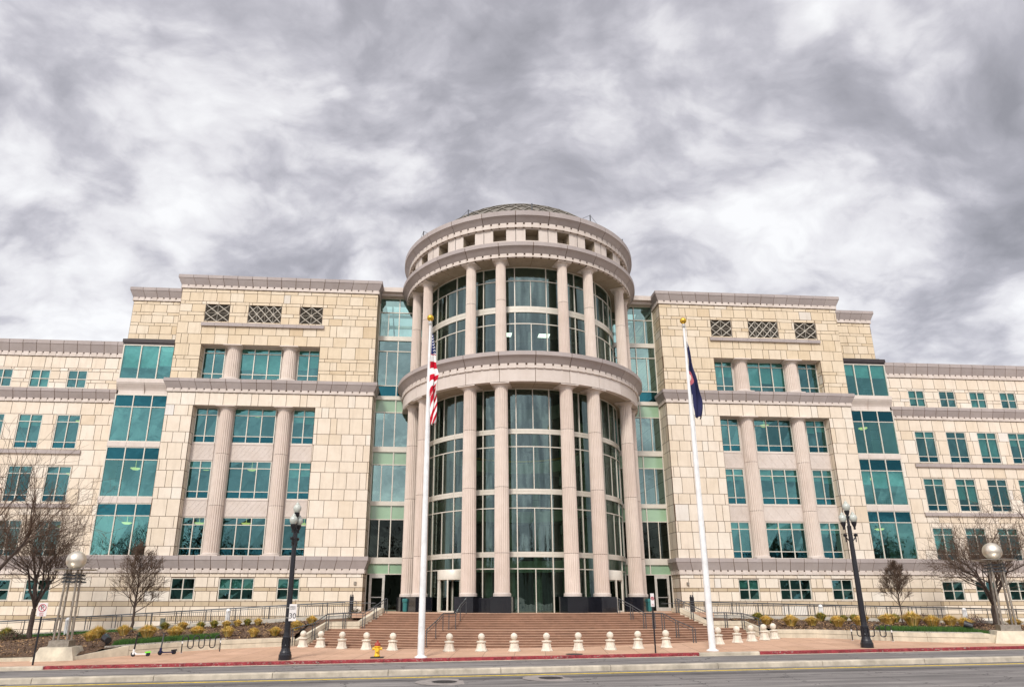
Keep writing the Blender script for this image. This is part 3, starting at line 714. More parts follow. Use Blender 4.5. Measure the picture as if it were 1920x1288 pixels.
# ================================================================ DRUM
def arc_st(R, a0, a1, step=1.25):
    n = max(1, math.ceil(abs(a1 - a0) / step)); o = []
    for i in range(n + 1):
        a = R_(a0 + (a1 - a0) * i / n); o.append((R * math.sin(a), -R * math.cos(a), math.sin(a), -math.cos(a)))
    return o
drum_smooth = True
def ring_cornice(z_top, zl, zd, z_bot, Rl, Rd, phase, name='drum_cornice', Rs=None):
    mb = MB(); g = .13
    prof = [(-.8, z_top), (Rl, z_top), (Rl, zl), (Rl - .03, zl - .01), (Rd + (Rl - Rd) * .45, zl - (zl - zd) * .5), (Rd, zd), (Rd - .5, zd)]
    P0 = [(o_ - (9.0 if i else 0) if False else o_, z) for i, (o_, z) in enumerate(prof)]
    for k in range(24):
        a0 = phase + 15 * k; 
        st = [(0, 0, sx, sy) for (_, _, sx, sy) in arc_st(1, a0 + g, a0 + 15 - g)]
        pr = [(Rl - .9, z_top)] + prof[1:6]
        band(mb, st, pr, 0)
        for j in range(4):
            c0 = a0 + 3.75 * j; e = .40
            st = [(0, 0, sx, sy) for (_, _, sx, sy) in arc_st(1, c0 + e, c0 + 3.75 - e)]
            band(mb, st, [(Rd - .3, zd), (Rd + .02, zd), (Rd + .02, z_bot), (Rd - .3, z_bot)], 2, t=.5)
            st = [(0, 0, sx, sy) for (_, _, sx, sy) in arc_st(1, c0 - e, c0 + e)]
            band(mb, st, [(Rd - .3, zd - .13), (Rd - .015, zd - .13), (Rd - .015, z_bot + .03), (Rd - .3, z_bot + .03)], 2, t=.5)
    st = [(0, 0, sx, sy) for (_, _, sx, sy) in arc_st(1, 0, 360, 2.5)]
    band(mb, st, [(Rl - .9, z_top - .02), (Rl - .03, z_top - .02), (Rl - .03, zl + .02), (Rd - .06, zd), (Rd - .06, z_bot + .02), (Rd - .35, z_bot + .02)], 1, closed=True)
    return mb.build(name, ['trim', 'joint', 'trim_light'], bld, smooth=True)
ring_cornice(28.90, 28.51, 28.08, 27.70, 10.0, 9.60, -7.5)
ring_cornice(26.22, 25.91, 25.45, 25.16, 10.1, 9.68, 0)
ring_cornice(17.56, 17.26, 16.76, 16.40, 10.18, 9.80, 0)
# drum wall with square windows (window on 15 degree steps)
mb = MB(); RW = 9.42; z0w, z1w = 26.15, 27.75; zs0, zs1 = 26.68, 27.62; ha = 3.05
for k in range(24):
    c = -7.5 + 15 * k + 7.5
    def cyl(a0, a1, za, zb, R=RW, mi=0, t=None):
        st = [(0, 0, sx, sy) for (_, _, sx, sy) in arc_st(1, a0, a1)]
        vs = []; m_ = len(st)
        for (_, _, sx, sy) in st: vs += [(R * sx, R * sy, za), (R * sx, R * sy, zb)]
        mb.add(vs, [(2 * i, 2 * i + 2, 2 * i + 3, 2 * i + 1) for i in range(m_ - 1)], mi, rnd() if t is None else t)
    g = .12; tt = rnd()
    cyl(c - 7.5 + g, c - ha, z0w, z1w, t=tt); cyl(c + ha, c + 7.5 - g, z0w, z1w, t=tt * .6)
    cyl(c - ha, c + ha, z0w, zs0, t=tt); cyl(c - ha, c + ha, zs1, z1w, t=tt)
    a0, a1 = R_(c - ha), R_(c + ha); p0 = (RW * math.sin(a0), -RW * math.cos(a0)); p1 = (RW * math.sin(a1), -RW * math.cos(a1)); dx, dy = -math.sin(R_(c)) * 1.0, math.cos(R_(c)) * 1.0
    q0 = (p0[0] + dx, p0[1] + dy); q1 = (p1[0] + dx, p1[1] + dy)
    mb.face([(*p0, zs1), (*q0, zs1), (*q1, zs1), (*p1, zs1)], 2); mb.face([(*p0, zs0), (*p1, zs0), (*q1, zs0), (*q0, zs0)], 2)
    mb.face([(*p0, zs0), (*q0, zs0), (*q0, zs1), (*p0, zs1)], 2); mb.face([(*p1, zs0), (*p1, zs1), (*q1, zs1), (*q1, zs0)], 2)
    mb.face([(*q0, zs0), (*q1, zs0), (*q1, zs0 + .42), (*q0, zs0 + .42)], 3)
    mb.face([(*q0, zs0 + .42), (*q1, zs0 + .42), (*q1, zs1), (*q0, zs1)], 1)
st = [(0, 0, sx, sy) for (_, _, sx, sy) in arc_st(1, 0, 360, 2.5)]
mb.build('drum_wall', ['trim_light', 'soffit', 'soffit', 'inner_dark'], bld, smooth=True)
mb = MB(); band(mb, st, [(RW - .04, z0w), (RW - .04, zs0 - .05)], 0, closed=True); band(mb, st, [(RW - .04, zs1 + .04), (RW - .04, z1w)], 0, closed=True); mb.build('joint_backing', 'joint', bld)
# architrave below the middle cornice
mb = MB()
for k in range(24):
    st2 = [(0, 0, sx, sy) for (_, _, sx, sy) in arc_st(1, 15 * k + .11, 15 * k + 14.89)]
    band(mb, st2, [(9.3, 16.42), (9.72, 16.42), (9.72, 15.45), (9.3, 15.45)], 0)
    st2 = [(0, 0, sx, sy) for (_, _, sx, sy) in arc_st(1, 15 * k + .06, 15 * k + 14.94)]
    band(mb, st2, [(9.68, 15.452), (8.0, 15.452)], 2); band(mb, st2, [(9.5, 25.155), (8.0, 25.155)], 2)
    band(mb, st2, [(9.70, 25.45), (9.70, 25.16), (9.45, 25.155)], 2) if False else None
band(mb, st, [(9.69, 16.4), (9.69, 15.47), (8.0, 15.47)], 1, closed=True)
band(mb, st, [(9.6, 25.175), (8.0, 25.175)], 1, closed=True)
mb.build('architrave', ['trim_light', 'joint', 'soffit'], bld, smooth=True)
# ledge floor on which the upper columns stand; roof plates
mb = MB(); band(mb, st, [(7.9, 17.5), (10.0, 17.5)], 0, closed=True); mb.build('ledge_top', 'trim_light', bld)
# dome
mb = MB(); prof = []
Rb, hd = 9.2, 4.6; Rs_ = (Rb * Rb + hd * hd) / (2 * hd)
for i in range(9):
    rr = Rb * (1 - i / 8); prof.append((max(rr, .05), 29.0 + math.sqrt(max(0, Rs_ ** 2 - rr ** 2)) - (Rs_ - hd)))
mb.lathe([(9.3, 28.7)] + prof, n=48); dm = mb.build('dome', 'dome', bld)
mb = MB()
for k in range(48):
    th = 2 * math.pi * k / 48
    for sg in (1, -1):
        pts = []
        for i in range(8):
            r_, z_ = prof[i]; a_ = th + sg * i * .13; pts.append((r_ * math.cos(a_) * 1.003, r_ * math.sin(a_) * 1.003, z_ + .05))
        mb.tube(pts, .055, 4)
mb.build('dome_rib', 'dome', dm)
# safety posts and cable on the drum rim
mb = MB(); posts = []
for a in range(-180, 180, 30):
    x, y = 9.6 * math.sin(R_(a)), -9.6 * math.cos(R_(a)); mb.tube([(x, y, 28.88), (x, y, 29.75)], .05, 6)
    posts.append((x, y))
for a in range(-180, 180, 6):
    p = [9.6 * math.sin(R_(a)), -9.6 * math.cos(R_(a))]; q = [9.6 * math.sin(R_(a + 6)), -9.6 * math.cos(R_(a + 6))]
    mb.tube([(*p, 29.02), (*q, 29.02)], .04, 4)
    d0 = min(abs(((a - b_ + 180) % 360) - 180) for b_ in range(-180, 180, 30)); d1 = min(abs(((a + 6 - b_ + 180) % 360) - 180) for b_ in range(-180, 180, 30))
    if d0 <= 6 and d1 <= 6: mb.tube([(*p, 29.05 + (.68 * (1 - d0 / 6))), (*q, 29.05 + (.68 * (1 - d1 / 6)))], .015, 4)
mb.build('rim_railing', 'steel_dark', bld)

# glazed cylinder
RG = 8.0
def drum_glass(zs_full, spd, halves, glmat, ztop, zbot, amax=80):
    cw = MB(); gl = MB()
    fulls = [8.6 + 17.3 * k for k in range(5)]; fulls = [-a for a in fulls[::-1]] + fulls; fulls = [a for a in fulls if abs(a) < amax + 2]
    for a in fulls:
        x, y = RG * math.sin(R_(a)), -RG * math.cos(R_(a)); cw.obox((x, y, (ztop + zbot) / 2), (math.cos(R_(a)), math.sin(R_(a)), 0), .035, .07, (ztop - zbot) / 2)
    for a in [17.3 * k for k in range(-4, 5)]:
        for z0, z1 in halves:
            x, y = RG * math.sin(R_(a)), -RG * math.cos(R_(a)); cw.obox((x, y, (z0 + z1) / 2), (math.cos(R_(a)), math.sin(R_(a)), 0), .028, .05, (z1 - z0) / 2)
    st = [(0, 0, sx, sy) for (_, _, sx, sy) in arc_st(1, -amax, amax, 1.44)]
    for z in zs_full: band(cw, st, [(RG - .06, z + .035), (RG + .05, z + .035), (RG + .05, z - .035), (RG - .06, z - .035)], 0)
    sps = []
    for z0, z1 in spd:
        sp = MB(); sps.append(sp)
        for i in range(len(fulls) - 1):
            st3 = [(0, 0, sx, sy) for (_, _, sx, sy) in arc_st(1, fulls[i] + .1, fulls[i + 1] - .1)]
            band(sp, st3, [(RG - .06, z1), (RG + .09, z1), (RG + .09, (z0 + z1) / 2 + .01), (RG + .075, (z0 + z1) / 2), (RG + .09, (z0 + z1) / 2 - .01), (RG + .09, z0), (RG - .06, z0)], 0)
    f = cw.build('drum_curtain_wall', 'frame', bld)
    for sp in sps: sp.build('spandrel_band', 'frame', f, smooth=True)
    for i in range(len(fulls) - 1):
        n = 8
        for j in range(n):
            a0 = fulls[i] + (fulls[i + 1] - fulls[i]) * j / n; a1 = fulls[i] + (fulls[i + 1] - fulls[i]) * (j + 1) / n
            p = (RG * math.sin(R_(a0)), -RG * math.cos(R_(a0))); q = (RG * math.sin(R_(a1)), -RG * math.cos(R_(a1)))
            gl.add([(*p, zbot), (*q, zbot), (*q, ztop), (*p, ztop)], [(0, 1, 2, 3)])
    me = gl.build('pane', glmat, f)
    # weld for smooth normals
    me.data.polygons.foreach_set('use_smooth', [True] * len(me.data.polygons))
    import bmesh
    bm = bmesh.new(); bm.from_mesh(me.data); bmesh.ops.remove_doubles(bm, verts=bm.verts, dist=1e-4); bm.to_mesh(me.data); bm.free()
    return f
drum_glass([25.12, 24.01, 20.49, 17.55], [(21.40, 21.88)], [(21.9, 24.0), (17.55, 20.5)], 'glass_drum', 25.15, 17.5)
drum_glass([15.40, 11.14, 6.84, 2.80], [(12.06, 12.42), (7.79, 8.16), (3.56, 3.91)], [(12.42, 15.4), (8.16, 11.14), (3.91, 6.84), (0.0, 2.8)], 'glass_drum', 15.44, 0.0)
# drum columns
for a in (15, 30, 60, 75):
    for s in (-1, 1):
        an = s * a + .0
        x, y = math.sin(R_(an)), -math.cos(R_(an))
        o = make_column(9.0 * x, 9.0 * y, 17.52, 25.15, .405, (21.9,), ang=R_(an), base=False, capw=.56)
        o = make_column(9.0 * x, 9.0 * y, 1.02, 15.44, .50, (3.55 + .2, 8.1, 12.2), ang=R_(an), base=True, capw=.68)
        p = MB(); p.obox((9.0 * x, 9.0 * y, .50), (math.cos(R_(an)), math.sin(R_(an)), 0), .70, .66, .50)
        p.build('plinth', 'granite', bld)
# low granite kerb between the paired plinths (outer pairs)
for s in (-1, 1):
    mb = MB()
    for a0, a1 in ((64, 71),):
        st3 = [(0, 0, sx, sy) for (_, _, sx, sy) in arc_st(1, s * a0 if s > 0 else -a1, s * a1 if s > 0 else -a0)]
        band(mb, st3, [(8.5, .92), (9.5, .92), (9.5, .0), (8.5, .0)], 0)
    mb.build('granite_kerb', 'granite', bld); mb = MB()
    st3 = [(0, 0, sx, sy) for (_, _, sx, sy) in arc_st(1, min(s * 19.5, s * 25.5), max(s * 19.5, s * 25.5))]
    band(mb, st3, [(8.4, .92), (8.9, .92), (8.9, .0), (8.4, .0)], 0)
    mb.build('granite_kerb', 'granite', bld)
# revolving door portals
for s in (-1, 1):
    an = s * 45; cx, cy = 7.55 * math.sin(R_(an)), -7.55 * math.cos(R_(an)); rr = 1.18
    mb = MB(); mb.lathe([(rr, 2.12), (rr + .04, 2.13), (rr + .04, 2.72), (rr, 2.78)], (cx, cy, 0), 32)
    d = mb.build('revolving_door', 'frame', bld, smooth=True)
    mb = MB()
    for b_ in (-62, -20, 20, 62):
        t_ = R_(an + b_); x, y = cx + rr * math.sin(t_), cy - rr * math.cos(t_); mb.obox((x, y, 1.06), (math.cos(t_), math.sin(t_), 0), .05, .05, 1.06)
    mb.lathe([(rr, 0), (rr + .01, .01), (rr + .01, .09), (rr, .1)], (cx, cy, 0), 32); mb.build('door_frame', 'frame', d)
    mb = MB()
    for b_ in (20, 110, 200, 290):
        t_ = R_(an + b_); mb.obox((cx + .55 * math.sin(t_), cy - .55 * math.cos(t_), 1.05), (math.sin(t_), -math.cos(t_), 0), .55, .015, 1.0)
    mb.build('door_leaf', 'glass_low', d)
# interior of the drum
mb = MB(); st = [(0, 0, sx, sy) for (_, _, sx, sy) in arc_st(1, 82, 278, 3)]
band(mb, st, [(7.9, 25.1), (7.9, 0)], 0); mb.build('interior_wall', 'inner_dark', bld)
mb = MB(); st = [(0, 0, sx, sy) for (_, _, sx, sy) in arc_st(1, 0, 360, 5)]
band(mb, st, [(8.0, 25.2), (.01, 25.2)], 0, closed=True); band(mb, st, [(7.95, 17.4), (4.8, 17.4), (4.8, 16.2), (7.95, 15.6)], 0, closed=True)
mb.build('interior_ceiling', 'inner', bld)
mb = MB()
for z in (3.5, 7.7, 12.0):
    st = [(0, 0, sx, sy) for (_, _, sx, sy) in arc_st(1, 88, 272, 3)]
    band(mb, st, [(7.9, z + .5), (5.2, z + .5), (5.2, z - .45), (7.9, z - .35)], 0)
mb.build('balcony', 'inner_green', bld)
mb = MB(); st = [(0, 0, sx, sy) for (_, _, sx, sy) in arc_st(1, 95, 265, 3)]
band(mb, st, [(5.14, 12.72), (5.17, 12.72), (5.17, 12.56), (5.14, 12.56)], 0); mb.build('gilded_band', 'gold', bld)
for z in (4.0, 8.2, 12.5):
    mb = MB()
    for a in range(95, 266, 3): mb.tube([(5.3 * math.sin(R_(a)), -5.3 * math.cos(R_(a)), z), (5.3 * math.sin(R_(a)), -5.3 * math.cos(R_(a)), z + 1)], .012, 4)
    pts = [(5.3 * math.sin(R_(a)), -5.3 * math.cos(R_(a)), z + 1) for a in range(95, 266, 5)]; mb.tube(pts, .03, 5); mb.build('balcony_railing', 'steel_dark', bld)
for a in (110, 135, 160, 180, 200, 225, 250):
    mb = MB(); mb.lathe([(.38, 0.0), (.34, 15.5)], (6.3 * math.sin(R_(a)), -6.3 * math.cos(R_(a)), 0), 20); mb.build('interior_column', 'inner_green', bld, smooth=True)
    for z in (6.2, 10.4):
        mb = MB(); mb.lathe([(.12, z), (.13, z + .02), (.13, z + .7), (.12, z + .72)], (5.75 * math.sin(R_(a)), -5.75 * math.cos(R_(a)), 0), 12); mb.build('wall_lamp', 'globe', bld)
for x in (-1.9, 1.2):
    mb = MB(); mb.box(x, x + .9, -4.0, -3.2, 21.3, 21.33); mb.build('ceiling_lamp', 'lamp_white', bld)
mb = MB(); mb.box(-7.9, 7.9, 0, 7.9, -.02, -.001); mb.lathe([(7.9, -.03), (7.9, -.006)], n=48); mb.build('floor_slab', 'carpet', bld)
# door phones / small fixtures on the base walls
for s in (-1, 1):
    mb = MB(); mb.obox((s * 12.6, YB - .06, 2.0), (1, 0, 0), .09, .07, .11); mb.build('wall_fixture', 'steel_brown', bld)

# ================================================================ GROUND
def G(x, y): return -1.715 + .0135 * x + .025 * min(max(y + 20.7, 0), 9)
def sheet(name, xs, ys, zf, mat, label=None, kind='structure'):
    mb = MB(); nx, ny = len(xs), len(ys)
    vs = [(x, y, zf(x, y)) for y in ys for x in xs]
    fs = [(j * nx + i, j * nx + i + 1, (j + 1) * nx + i + 1, (j + 1) * nx + i) for j in range(ny - 1) for i in range(nx - 1)]
    mb.add(vs, fs); o = mb.build(name, mat); o['kind'] = kind
    return o
def clx(x, m=60): return max(-m, min(m, x))
# asphalt
m, nt, b = new_mat('asphalt'); v = coord(nt)
n1 = ns(nt, coord(nt, (.12, 1.6, 1)), 1.2, 5, .6); n2 = ns(nt, v, 60, 3, .8); n3 = ns(nt, v, .6, 5, .6)
cc = ramp(nt, n1, [(.3, (.125, .118, .114)), (.5, (.19, .178, .172)), (.7, (.30, .28, .265))])
cc = mixc(nt, .6, cc, ramp(nt, n2, [(.3, (.6, .6, .6)), (.7, (1.3, 1.28, 1.25))]), 'MULTIPLY'); cc = mixc(nt, .5, cc, ramp(nt, n3, [(.3, (.75, .75, .76)), (.7, (1.1, 1.1, 1.1))]), 'MULTIPLY')
wv = N(nt, 'ShaderNodeVectorMath', operation='MULTIPLY_ADD'); wn_ = N(nt, 'ShaderNodeTexNoise'); wn_.inputs['Scale'].default_value = 2.5; nt.links.new(v, wn_.inputs['Vector']); nt.links.new(wn_.outputs['Color'], wv.inputs[0]); wv.inputs[1].default_value = (.9, .9, .0); nt.links.new(v, wv.inputs[2])
vo = N(nt, 'ShaderNodeTexVoronoi'); vo.feature = 'DISTANCE_TO_EDGE'; vo.inputs['Scale'].default_value = .30; nt.links.new(wv.outputs[0], vo.inputs['Vector'])
crk = math_n(nt, 'MULTIPLY', math_n(nt, 'LESS_THAN', vo.outputs['Distance'], .006), .75)
cc = mixc(nt, crk, cc, (.03, .028, .028))
cc = mixc(nt, math_n(nt, 'MULTIPLY', ramp(nt, ns(nt, coord(nt, (.5, 1.5, 1)), .9, 4, .6), [(.60, (0, 0, 0)), (.66, (1, 1, 1))]), .35), cc, (.06, .055, .055))
nt.links.new(cc, b.inputs['Base Color']); b.inputs['Roughness'].default_value = .9; set_spec(b, .25)
bn = N(nt, 'ShaderNodeBump'); bn.inputs['Strength'].default_value = .4; bn.inputs['Distance'].default_value = .01; nt.links.new(n2, bn.inputs['Height']); nt.links.new(bn.outputs[0], b.inputs['Normal']); M['asphalt'] = m
# pinkish sidewalk with scored slabs
m, nt, b = new_mat('pink_paving'); v = coord(nt)
br = N(nt, 'ShaderNodeTexBrick'); br.offset = 0.0; br.inputs['Scale'].default_value = 1.0; br.inputs['Mortar Size'].default_value = .012; br.inputs['Brick Width'].default_value = 1.5; br.inputs['Row Height'].default_value = 1.5
br.inputs['Color1'].default_value = (.50, .325, .225, 1); br.inputs['Color2'].default_value = (.56, .37, .265, 1); br.inputs['Mortar'].default_value = (.24, .16, .12, 1)
mp = N(nt, 'ShaderNodeMapping'); mp.inputs['Rotation'].default_value = (0, 0, R_(8)); nt.links.new(v, mp.inputs[0]); nt.links.new(mp.outputs[0], br.inputs['Vector'])
cc = mixc(nt, .7, br.outputs['Color'], ramp(nt, ns(nt, v, .7, 6, .65), [(.3, (.78, .76, .74)), (.65, (1.08, 1.06, 1.03))]), 'MULTIPLY')
cc = mixc(nt, .3, cc, ramp(nt, ns(nt, v, 9, 4, .7), [(.3, (.8, .78, .75)), (.7, (1.1, 1.08, 1.05))]), 'MULTIPLY')
cc = mixc(nt, math_n(nt, 'MULTIPLY', ramp(nt, ns(nt, v, 1.7, 8, .75), [(.56, (0, 0, 0)), (.72, (1, 1, 1))]), .5), cc, (.20, .13, .10))
cc = mixc(nt, math_n(nt, 'MULTIPLY', ramp(nt, ns(nt, v, 14, 3, .6), [(.66, (0, 0, 0)), (.70, (1, 1, 1))]), .5), cc, (.12, .09, .08))
nt.links.new(cc, b.inputs['Base Color']); b.inputs['Roughness'].default_value = .88; set_spec(b, .2); M['paving'] = m
M['step'] = plain('brown_step_stone', (.20, .108, .068), .85, var=.22, vscale=1.4, bump=.2, streak=.35)
M['nosing'] = plain('step_nosing', (.44, .275, .19), .85, var=.15, vscale=3)
M['mulch'] = plain('brown_mulch', (.13, .078, .048), .95, var=.65, vscale=9, bump=1.0, bscale=18)
M['lawn'] = plain('lawn_green', (.05, .10, .025), .95, var=.35, vscale=4, bump=.8)
M['ramp_c'] = plain('ramp_concrete', (.45, .42, .36), .88, var=.2, vscale=2, streak=.3)

import bisect
big = [-900, -300, -120, -60, -45] + list(range(-40, 41, 5)) + [45, 60, 120, 300, 900]
# base ground everywhere (lies below everything else), then road, plaza
sheet('ground', big, [-900, -300, -100, -60, -40, -20, 0, 40, 300, 900], lambda x, y: -2.6 + .0135 * clx(x) - .0 , 'ramp_c')
sheet('road', [-300, -120, -60] + list(range(-50, 51, 5)) + [60, 120, 300], [-62, -50, -40, -35, -30, -27, -24, -20.9], lambda x, y: -1.86 + .0135 * clx(x), 'asphalt')
sheet('far_pavement', [-300, -60, 0, 60, 300], [-90, -75, -62.2], lambda x, y: -1.72 + .0135 * clx(x), 'curb_concrete')
ys_ = [-20.7, -19, -17, -15, -13.5, -12, -11.7, -8, -4]
def inb(x, y): return G(x, y)
def x_to_mesh(x): return x
sheet('sidewalk', [-300, -60] + list(range(-50, 51, 2)) + [60, 300], ys_, lambda x, y: G(clx(x), y), 'paving')
# plaza in front of the doors
YT0 = -11.3; KC = .0178
def ys(x, yc): return yc + KC * min(abs(x), 14) ** 2
mb = MB(); n = 24
for i in range(n):
    x0 = -10.6 + 21.2 * i / n; x1 = -10.6 + 21.2 * (i + 1) / n
    mb.face([(x0, ys(x0, YT0), 0), (x1, ys(x1, YT0), 0), (x1, 1, 0), (x0, 1, 0)])
mb.box(-12.0, -10.6, ys(10, YT0) + 1.5, 1, -.3, 0); mb.box(10.6, 12.0, ys(10, YT0) + 1.5, 1, -.3, 0)
o = mb.build('entrance_terrace', 'paving'); o['kind'] = 'structure'
# stairs: 7 risers, landing, 7 risers; edges gently bowed in plan
HL = [(-9.95, 9.45)]
steps = []
nU, nL = 7, 7; rU, rL = .85 / 7, .80 / 7
edges = []   # (yc, z_top_of_edge, xl, xr)
for k in range(nU):
    f = k / (nU - 1); edges.append((YT0 - .285 * k, -rU * k, -10.0 - 1.15 * f, 9.1 + 1.2 * f))
for k in range(nL + 3):
    f = min(k / (nL - 1), 1); edges.append((-14.1 - .40 * k, -.85 - rL * k, -13.05 - .65 * f, 12.5 - .25 * f))
mb = MB(); n = 36
for i, (yc, z, xl, xr) in enumerate(edges):
    zl = (edges[i + 1][1] if i + 1 < len(edges) else z - .12)
    ynext = edges[i + 1][0] if i + 1 < len(edges) else yc - .4
    for k in range(n):
        x0 = xl + (xr - xl) * k / n; x1 = xl + (xr - xl) * (k + 1) / n
        y0, y1 = ys(x0, yc), ys(x1, yc)
        mb.face([(x0, y0, zl), (x1, y1, zl), (x1, y1, z - .016), (x0, y0, z - .016)], 0)     # riser
        mb.face([(x0, y0 - .012, z - .016), (x1, y1 - .012, z - .016), (x1, y1 - .012, z), (x0, y0 - .012, z)], 1)   # nosing face
        mb.face([(x0, y0 - .012, z - .016), (x0, y0, z - .016), (x1, y1, z - .016), (x1, y1 - .012, z - .016)], 0)
        yb0, yb1 = (ys(x0, edges[i - 1][0]) if i else y0 + .3), (ys(x1, edges[i - 1][0]) if i else y1 + .3)
        mb.face([(x0, y0 - .012, z), (x1, y1 - .012, z), (x1, yb1 + .01, z), (x0, yb0 + .01, z)], 1 if i != nU else 1)
o = mb.build('entrance_stairs', ['step', 'nosing'])
tag(o, 'wide brown stone stairway with a middle landing leading up to the glass drum', 'stairs')
# cheek walls
def wall_path(mb, pts, zt, zb, th=.3, mi=0, capz=.0, joints=True):
    """solid wall along plan points; zt/zb per point lists"""
    stn = mitre_path(pts)
    for i in range(len(pts) - 1):
        A, B = stn[i], stn[i + 1]
        def P(s_, o_, z): return (s_[0] + s_[2] * o_, s_[1] + s_[3] * o_, z)
        vs = [P(A, 0, zb[i]), P(A, 0, zt[i]), P(A, -th, zt[i]), P(A, -th, zb[i]), P(B, 0, zb[i + 1]), P(B, 0, zt[i + 1]), P(B, -th, zt[i + 1]), P(B, -th, zb[i + 1])]
        mb.add(vs, [(0, 4, 5, 1), (1, 5, 6, 2), (2, 6, 7, 3), (3, 7, 4, 0)] + ([(0, 1, 2, 3)] if i == 0 else []) + ([(4, 7, 6, 5)] if i == len(pts) - 2 else []), mi)
chL = [(-14.75, -12.75, G(-14.7, -12.7) + .12), (-13.15, ys(13, -14.1), -.42), (-11.2, ys(11.2, -13.1) , -.42), (-10.0, ys(10, YT0) - .02, .33), (-10.0, -7.6, .33)]
chR = [(12.35, -14.05, G(12.3, -14) + .10), (12.55, ys(12.6, -14.1), -.40), (10.3, ys(10.3, -13.1), -.40), (9.15, ys(9.1, YT0) - .02, .33), (9.15, -7.9, .33)]
chL = [(-14.80, -12.85, -1.50), (-13.05, -11.05, -.45), (-11.2, -10.85, -.45), (-9.95, -9.55, .30), (-9.95, -8.2, .30)]
chR = [(13.75, -13.2, -1.10), (12.55, -11.3, -.45), (10.35, -11.15, -.45), (9.05, -9.85, .30), (9.05, -8.2, .30)]
chL[0] = (-14.60, -12.75, -1.48); chR[0] = (13.3, -13.6, -1.15)
CW = []
for lab, ch, rev in (('stepped pale stone wall beside the left end of the stairs', chL, False), ('stepped pale stone wall beside the right end of the stairs', chR, True)):
    pts = [(p[0], p[1]) for p in ch]; zt = [p[2] for p in ch]; zb = [-2.3] * len(ch)
    if not rev: pts, zt = pts[:], zt[:]
    else: pts, zt = pts[::-1], zt[::-1]
    mb = MB(); wall_path(mb, pts, zt, zb, .34)
    # score lines following the coping
    wl_ = MB(); wall_path(wl_, [(p[0], p[1]) for p in pts], [z - .24 for z in zt], [z - .26 for z in zt], .0)
    o = mb.build('cheek_wall', 'concrete'); tag(o, lab, 'wall', 'walls flanking the stairs'); CW.append(o)
    l = MB()
    stn = mitre_path(pts)
    for dz in (.27, .55):
        l.tube([(s_[0] + s_[2] * .002, s_[1] + s_[3] * .002, z - dz) for s_, z in zip(stn, zt)], .009, 4)
    l.build('score_line', 'joint', o)

# retaining walls of the planting beds
WL = [(-55, -18.9), (-33, -18.9), (-23.9, -18.2), (-22.18, -16.52), (-20.24, -14.9), (-18.47, -13.9), (-16.63, -13.3), (-14.62, -12.80)]
WR = [(13.35, -13.35), (15.65, -14.01), (16.94, -15.12), (18.3, -16.6), (19.84, -17.8), (22.39, -19.0), (33, -19.4), (55, -19.4)]
def interp(W, x):
    if x <= W[0][0]: return W[0][1]
    for (a_, b_), (c_, d_) in zip(W, W[1:]):
        if x <= c_: return b_ + (d_ - b_) * (x - a_) / (c_ - a_)
    return W[-1][1]
def rampz(x): a_ = abs(x); return (-.2 - .055 * (a_ - 12)) if x < 0 else (-.2 - .022 * (a_ - 10))
def bed(x, y):
    yw = interp(WL if x < 0 else WR, x); t = (y - yw) / (-6 - yw); t = min(max(t, 0), 1)
    e = .42 if -23.6 < x < 22.6 else .13
    return (G(x, yw) + e) + ((rampz(x) - .12) - (G(x, yw) + e)) * t ** (1 if e > .2 else .6)
WALLC = []
for W, lab in ((WL, 'low pale concrete wall of the left planting bed along the pavement'), (WR, 'low pale concrete wall of the right planting bed along the pavement')):
    pts = W[1:-1] if False else W; mb = MB()
    fine = []
    for (a_, b_), (c_, d_) in zip(pts, pts[1:]):
        n = max(1, int(math.hypot(c_ - a_, d_ - b_) / 1.5))
        for k in range(n): fine.append((a_ + (c_ - a_) * k / n, b_ + (d_ - b_) * k / n))
    fine.append(pts[-1])
    def cl(p): return max(-33, min(33, p[0]))
    hgt = lambda p: .47 if -23.9 < p[0] < 22.4 else .16
    fine2 = []
    for p in fine: fine2.append(p)
    wall_path(mb, fine2, [G(*p) + hgt(p) for p in fine2], [G(*p) - .3 for p in fine2], .30)
    o = mb.build('planter_wall', 'concrete'); tag(o, lab, 'wall', 'low walls in front of the planting beds')
    l = MB(); stn = mitre_path(fine2)
    st_ = [(s_, p) for s_, p in zip(stn, fine2) if -23.9 < p[0] < 22.4]
    l.tube([(s_[0] + s_[2] * .002, s_[1] + s_[3] * .002, G(*p) + .24) for s_, p in st_], .008, 4)
    for s_, p in st_[::2]: l.tube([(s_[0] + s_[2] * .002, s_[1] + s_[3] * .002, G(*p)), (s_[0] + s_[2] * .002, s_[1] + s_[3] * .002, G(*p) + .46)], .007, 4)
    l.build('score_line', 'joint', o)

# beds
def bed_sheet(xs, x_lo, x_hi):
    mb = MB(); ny = 26; vs = []
    for x in xs:
        yw = interp(WL if x < 0 else WR, x) + .25
        # the wall end at the stairs
        for j in range(ny + 1):
            y = yw + (-6.05 - yw) * j / ny; z = bed(x, y) + (noise.noise(Vector((x * 1.7, y * 1.7, 0))) * .05 + noise.noise(Vector((x * 6, y * 6, 3))) * .035 if 0 < j < ny else -.02)
            vs.append((x, y, z))
    n = ny + 1
    fs = [(i * n + j, (i + 1) * n + j, (i + 1) * n + j + 1, i * n + j + 1) for i in range(len(xs) - 1) for j in range(ny)]
    mb.add(vs, fs); return mb
xl_ = [-55, -48, -42] + [-38 + .4 * i for i in range(int((38 - 14.7) / .4) + 1)]
o = bed_sheet(xl_, 0, 0).build('planting_bed', 'mulch'); o['kind'] = 'structure'
xr_ = [13.6 + .4 * i for i in range(int((38 - 13.6) / .4) + 1)] + [42, 48, 55]
o = bed_sheet(xr_, 0, 0).build('planting_bed', 'mulch'); o['kind'] = 'structure'
